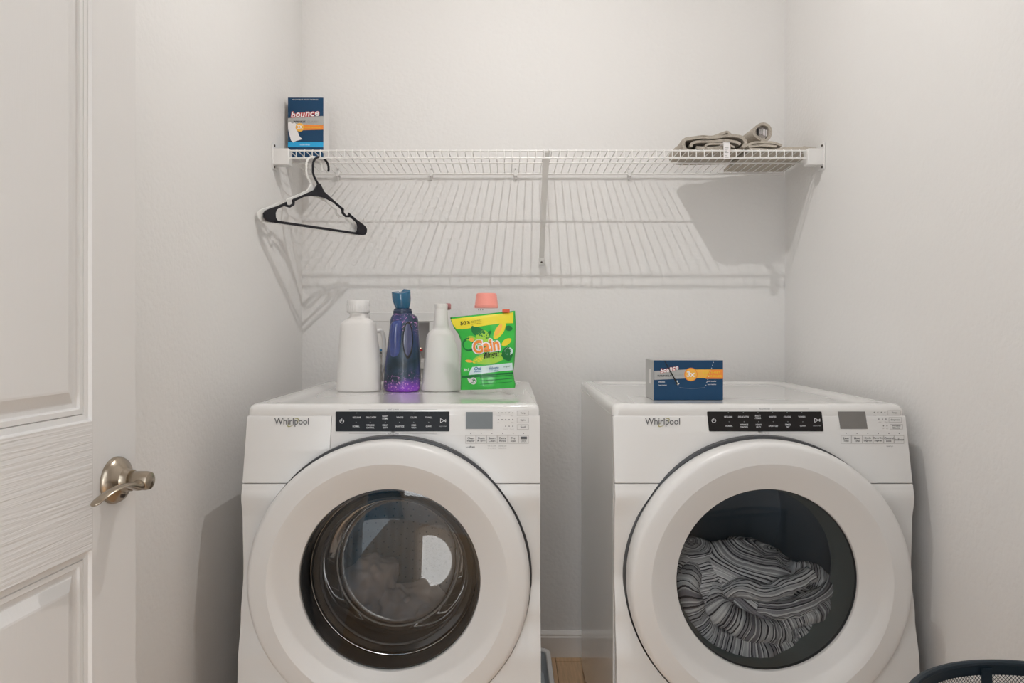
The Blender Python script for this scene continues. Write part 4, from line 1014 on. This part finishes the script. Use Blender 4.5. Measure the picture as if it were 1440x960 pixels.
mb = MB(); ftext(mb, 'Oxi', 292, 727, 30, .0018, 62, .03, .2, -.08); ftext(mb, 'boost', 292, 752, 13, .0018, 66, .02, 0, -.08); ftext(mb, 'febreze', 432, 722, 26, .0018, 82, .01, .3, -.1); ftext(mb, 'odor defense', 432, 745, 10, .0018, 80, .01, 0, -.08); ftext(mb, 'original', 543, 712, 17, .0018, 56, .0, .2, -.08, 1); ftext(mb, '3in1', 190, 740, 26, .0018, 46, .02, .1, -.08, 2)
obj('blue_lettering', mb, [M['bluep'], M['dgreen'], M['whitep']], t, smooth=False)
x, y = U(536, 225); c = ((x-cxp)*k, .03, CZ-(y-CY)*k-ZT)
obj('zip_slider', MB().box((c[0]-.0105, c[1]-.006, c[2]-.006), (c[0]+.0105, c[1]+.006, c[2]+.004)), M['redor'], t, bevel=.0015)

# ---------------------------------------------------------------- washer outlet box on the back wall
t = thing('outlet_box', 'white washer outlet box on the back wall behind the bottles', 'outlet box', (P(566, 478, YB).x, YB, P(566, 478, YB).z))
wx = lambda px: (px-566)*YB/F; wz = lambda py: -(py-478)*YB/F
mb = MB()
for a, b, c, e in ((521, 439, 612, 452), (521, 508, 612, 518), (521, 452, 530, 508), (604, 452, 612, 508)): mb.box((wx(a), -.014, wz(e)), (wx(c), -.0005, wz(b)))
obj('frame', mb, M['whiteplastic'], t, smooth=False, bevel=.002)
mb = MB(); mb.box((wx(528), .085, wz(506)), (wx(606), .09, wz(452)))
for a, b, c, e in ((528, 452, 530, 506), (604, 452, 606, 506), (530, 452, 604, 454), (530, 504, 604, 506)): mb.box((wx(a), 0, wz(e)), (wx(c), .085, wz(b)))
obj('recess', mb, M['card_white'], t, smooth=False)
obj('cover_plate', MB().box((wx(530), -.012, wz(495)), (wx(572), -.004, wz(449))), M['whiteplastic'], t, smooth=False, bevel=.001)
for px in (538, 590):
    mb = MB(); mb.lathe([(.0001, 0), (.009, 0), (.009, -.02), (.006, -.022), (.006, -.040), (.0001, -.040)], c=(wx(px), .03, wz(492)), axis='y', n=16); v_ = obj('valve', mb, M['nickel'], t)
    obj('valve_handle', MB().box((wx(px)-.012, -.016, wz(492)-.004), (wx(px)+.012, -.009, wz(492)+.004)), M['red'] if px > 560 else M['bluep'], v_, bevel=.001)
    obj('hose', MB().tube([(wx(px), .02, wz(494)), (wx(px), -.02, wz(502)), (wx(px), -.045, wz(514)), (wx(px)+.004, -.055, wz(530)), (wx(px)+.004, -.045, wz(600)), (wx(px), -.04, wz(700))], .0085, 10), M['hose'], t)

# ---------------------------------------------------------------- mesh hamper at lower right
hp = .5; RX, RY_, RZ, RR = 1.458*hp, 1.667*hp, CZ-hp, .442*hp
t = thing('laundry_hamper', 'round navy wire mesh hamper at the right wall in front of the dryer', 'hamper', (RX, RY_, 0))
rt_ = .0055
obj('rim', MB().tube([(RR*math.cos(2*PI*i/96), RR*math.sin(2*PI*i/96), RZ-rt_) for i in range(97)], rt_, 10, cap=False), M['basket'], t)
obj('rim_band', MB().lathe([(RR-.002, RZ-.006), (RR-.001, RZ-.021), (RR-.004, RZ-.021), (RR-.005, RZ-.006)], n=96), M['basket'], t)
RB = RR*.86
def rad(z): return RB+(RR-.004-RB)*z/RZ
mb = MB(); NS = 250; turns = .42
for sgn in (-1, 1):
    for i in range(NS):
        a0 = 2*PI*i/NS; vs = []; n = 26
        for j in range(n+1):
            z = .02+(RZ-.038)*j/n; a = a0+sgn*turns*2*PI*j/n
            for e in (-.0028, .0028): vs.append(((rad(z)+sgn*.0002)*math.cos(a+e), (rad(z)+sgn*.0002)*math.sin(a+e), z))
        mb.add(vs, [(2*j, 2*j+1, 2*j+3, 2*j+2) for j in range(n)])
obj('mesh_wall', mb, M['basket'], t, kind='stuff')
for i in range(4):
    a = math.radians(93.5+90*i); mb = MB(); rg = []
    for z in (.01, RZ-.01):
        R = rad(z)-.0012; rg.append([((R+e)*math.cos(a+q), (R+e)*math.sin(a+q), z) for e, q in ((0, -.038), (0, 0), (0, .038), (-.002, .038), (-.002, 0), (-.002, -.038))])
    mb.rings(rg); obj('upright', mb, M['basket'], t)
obj('bottom', MB().lathe([(.0001, .004), (RB, .004), (RB+.003, .010), (RB+.001, .022), (RB-.002, .010), (.0001, .010)], n=64), M['basket'], t)
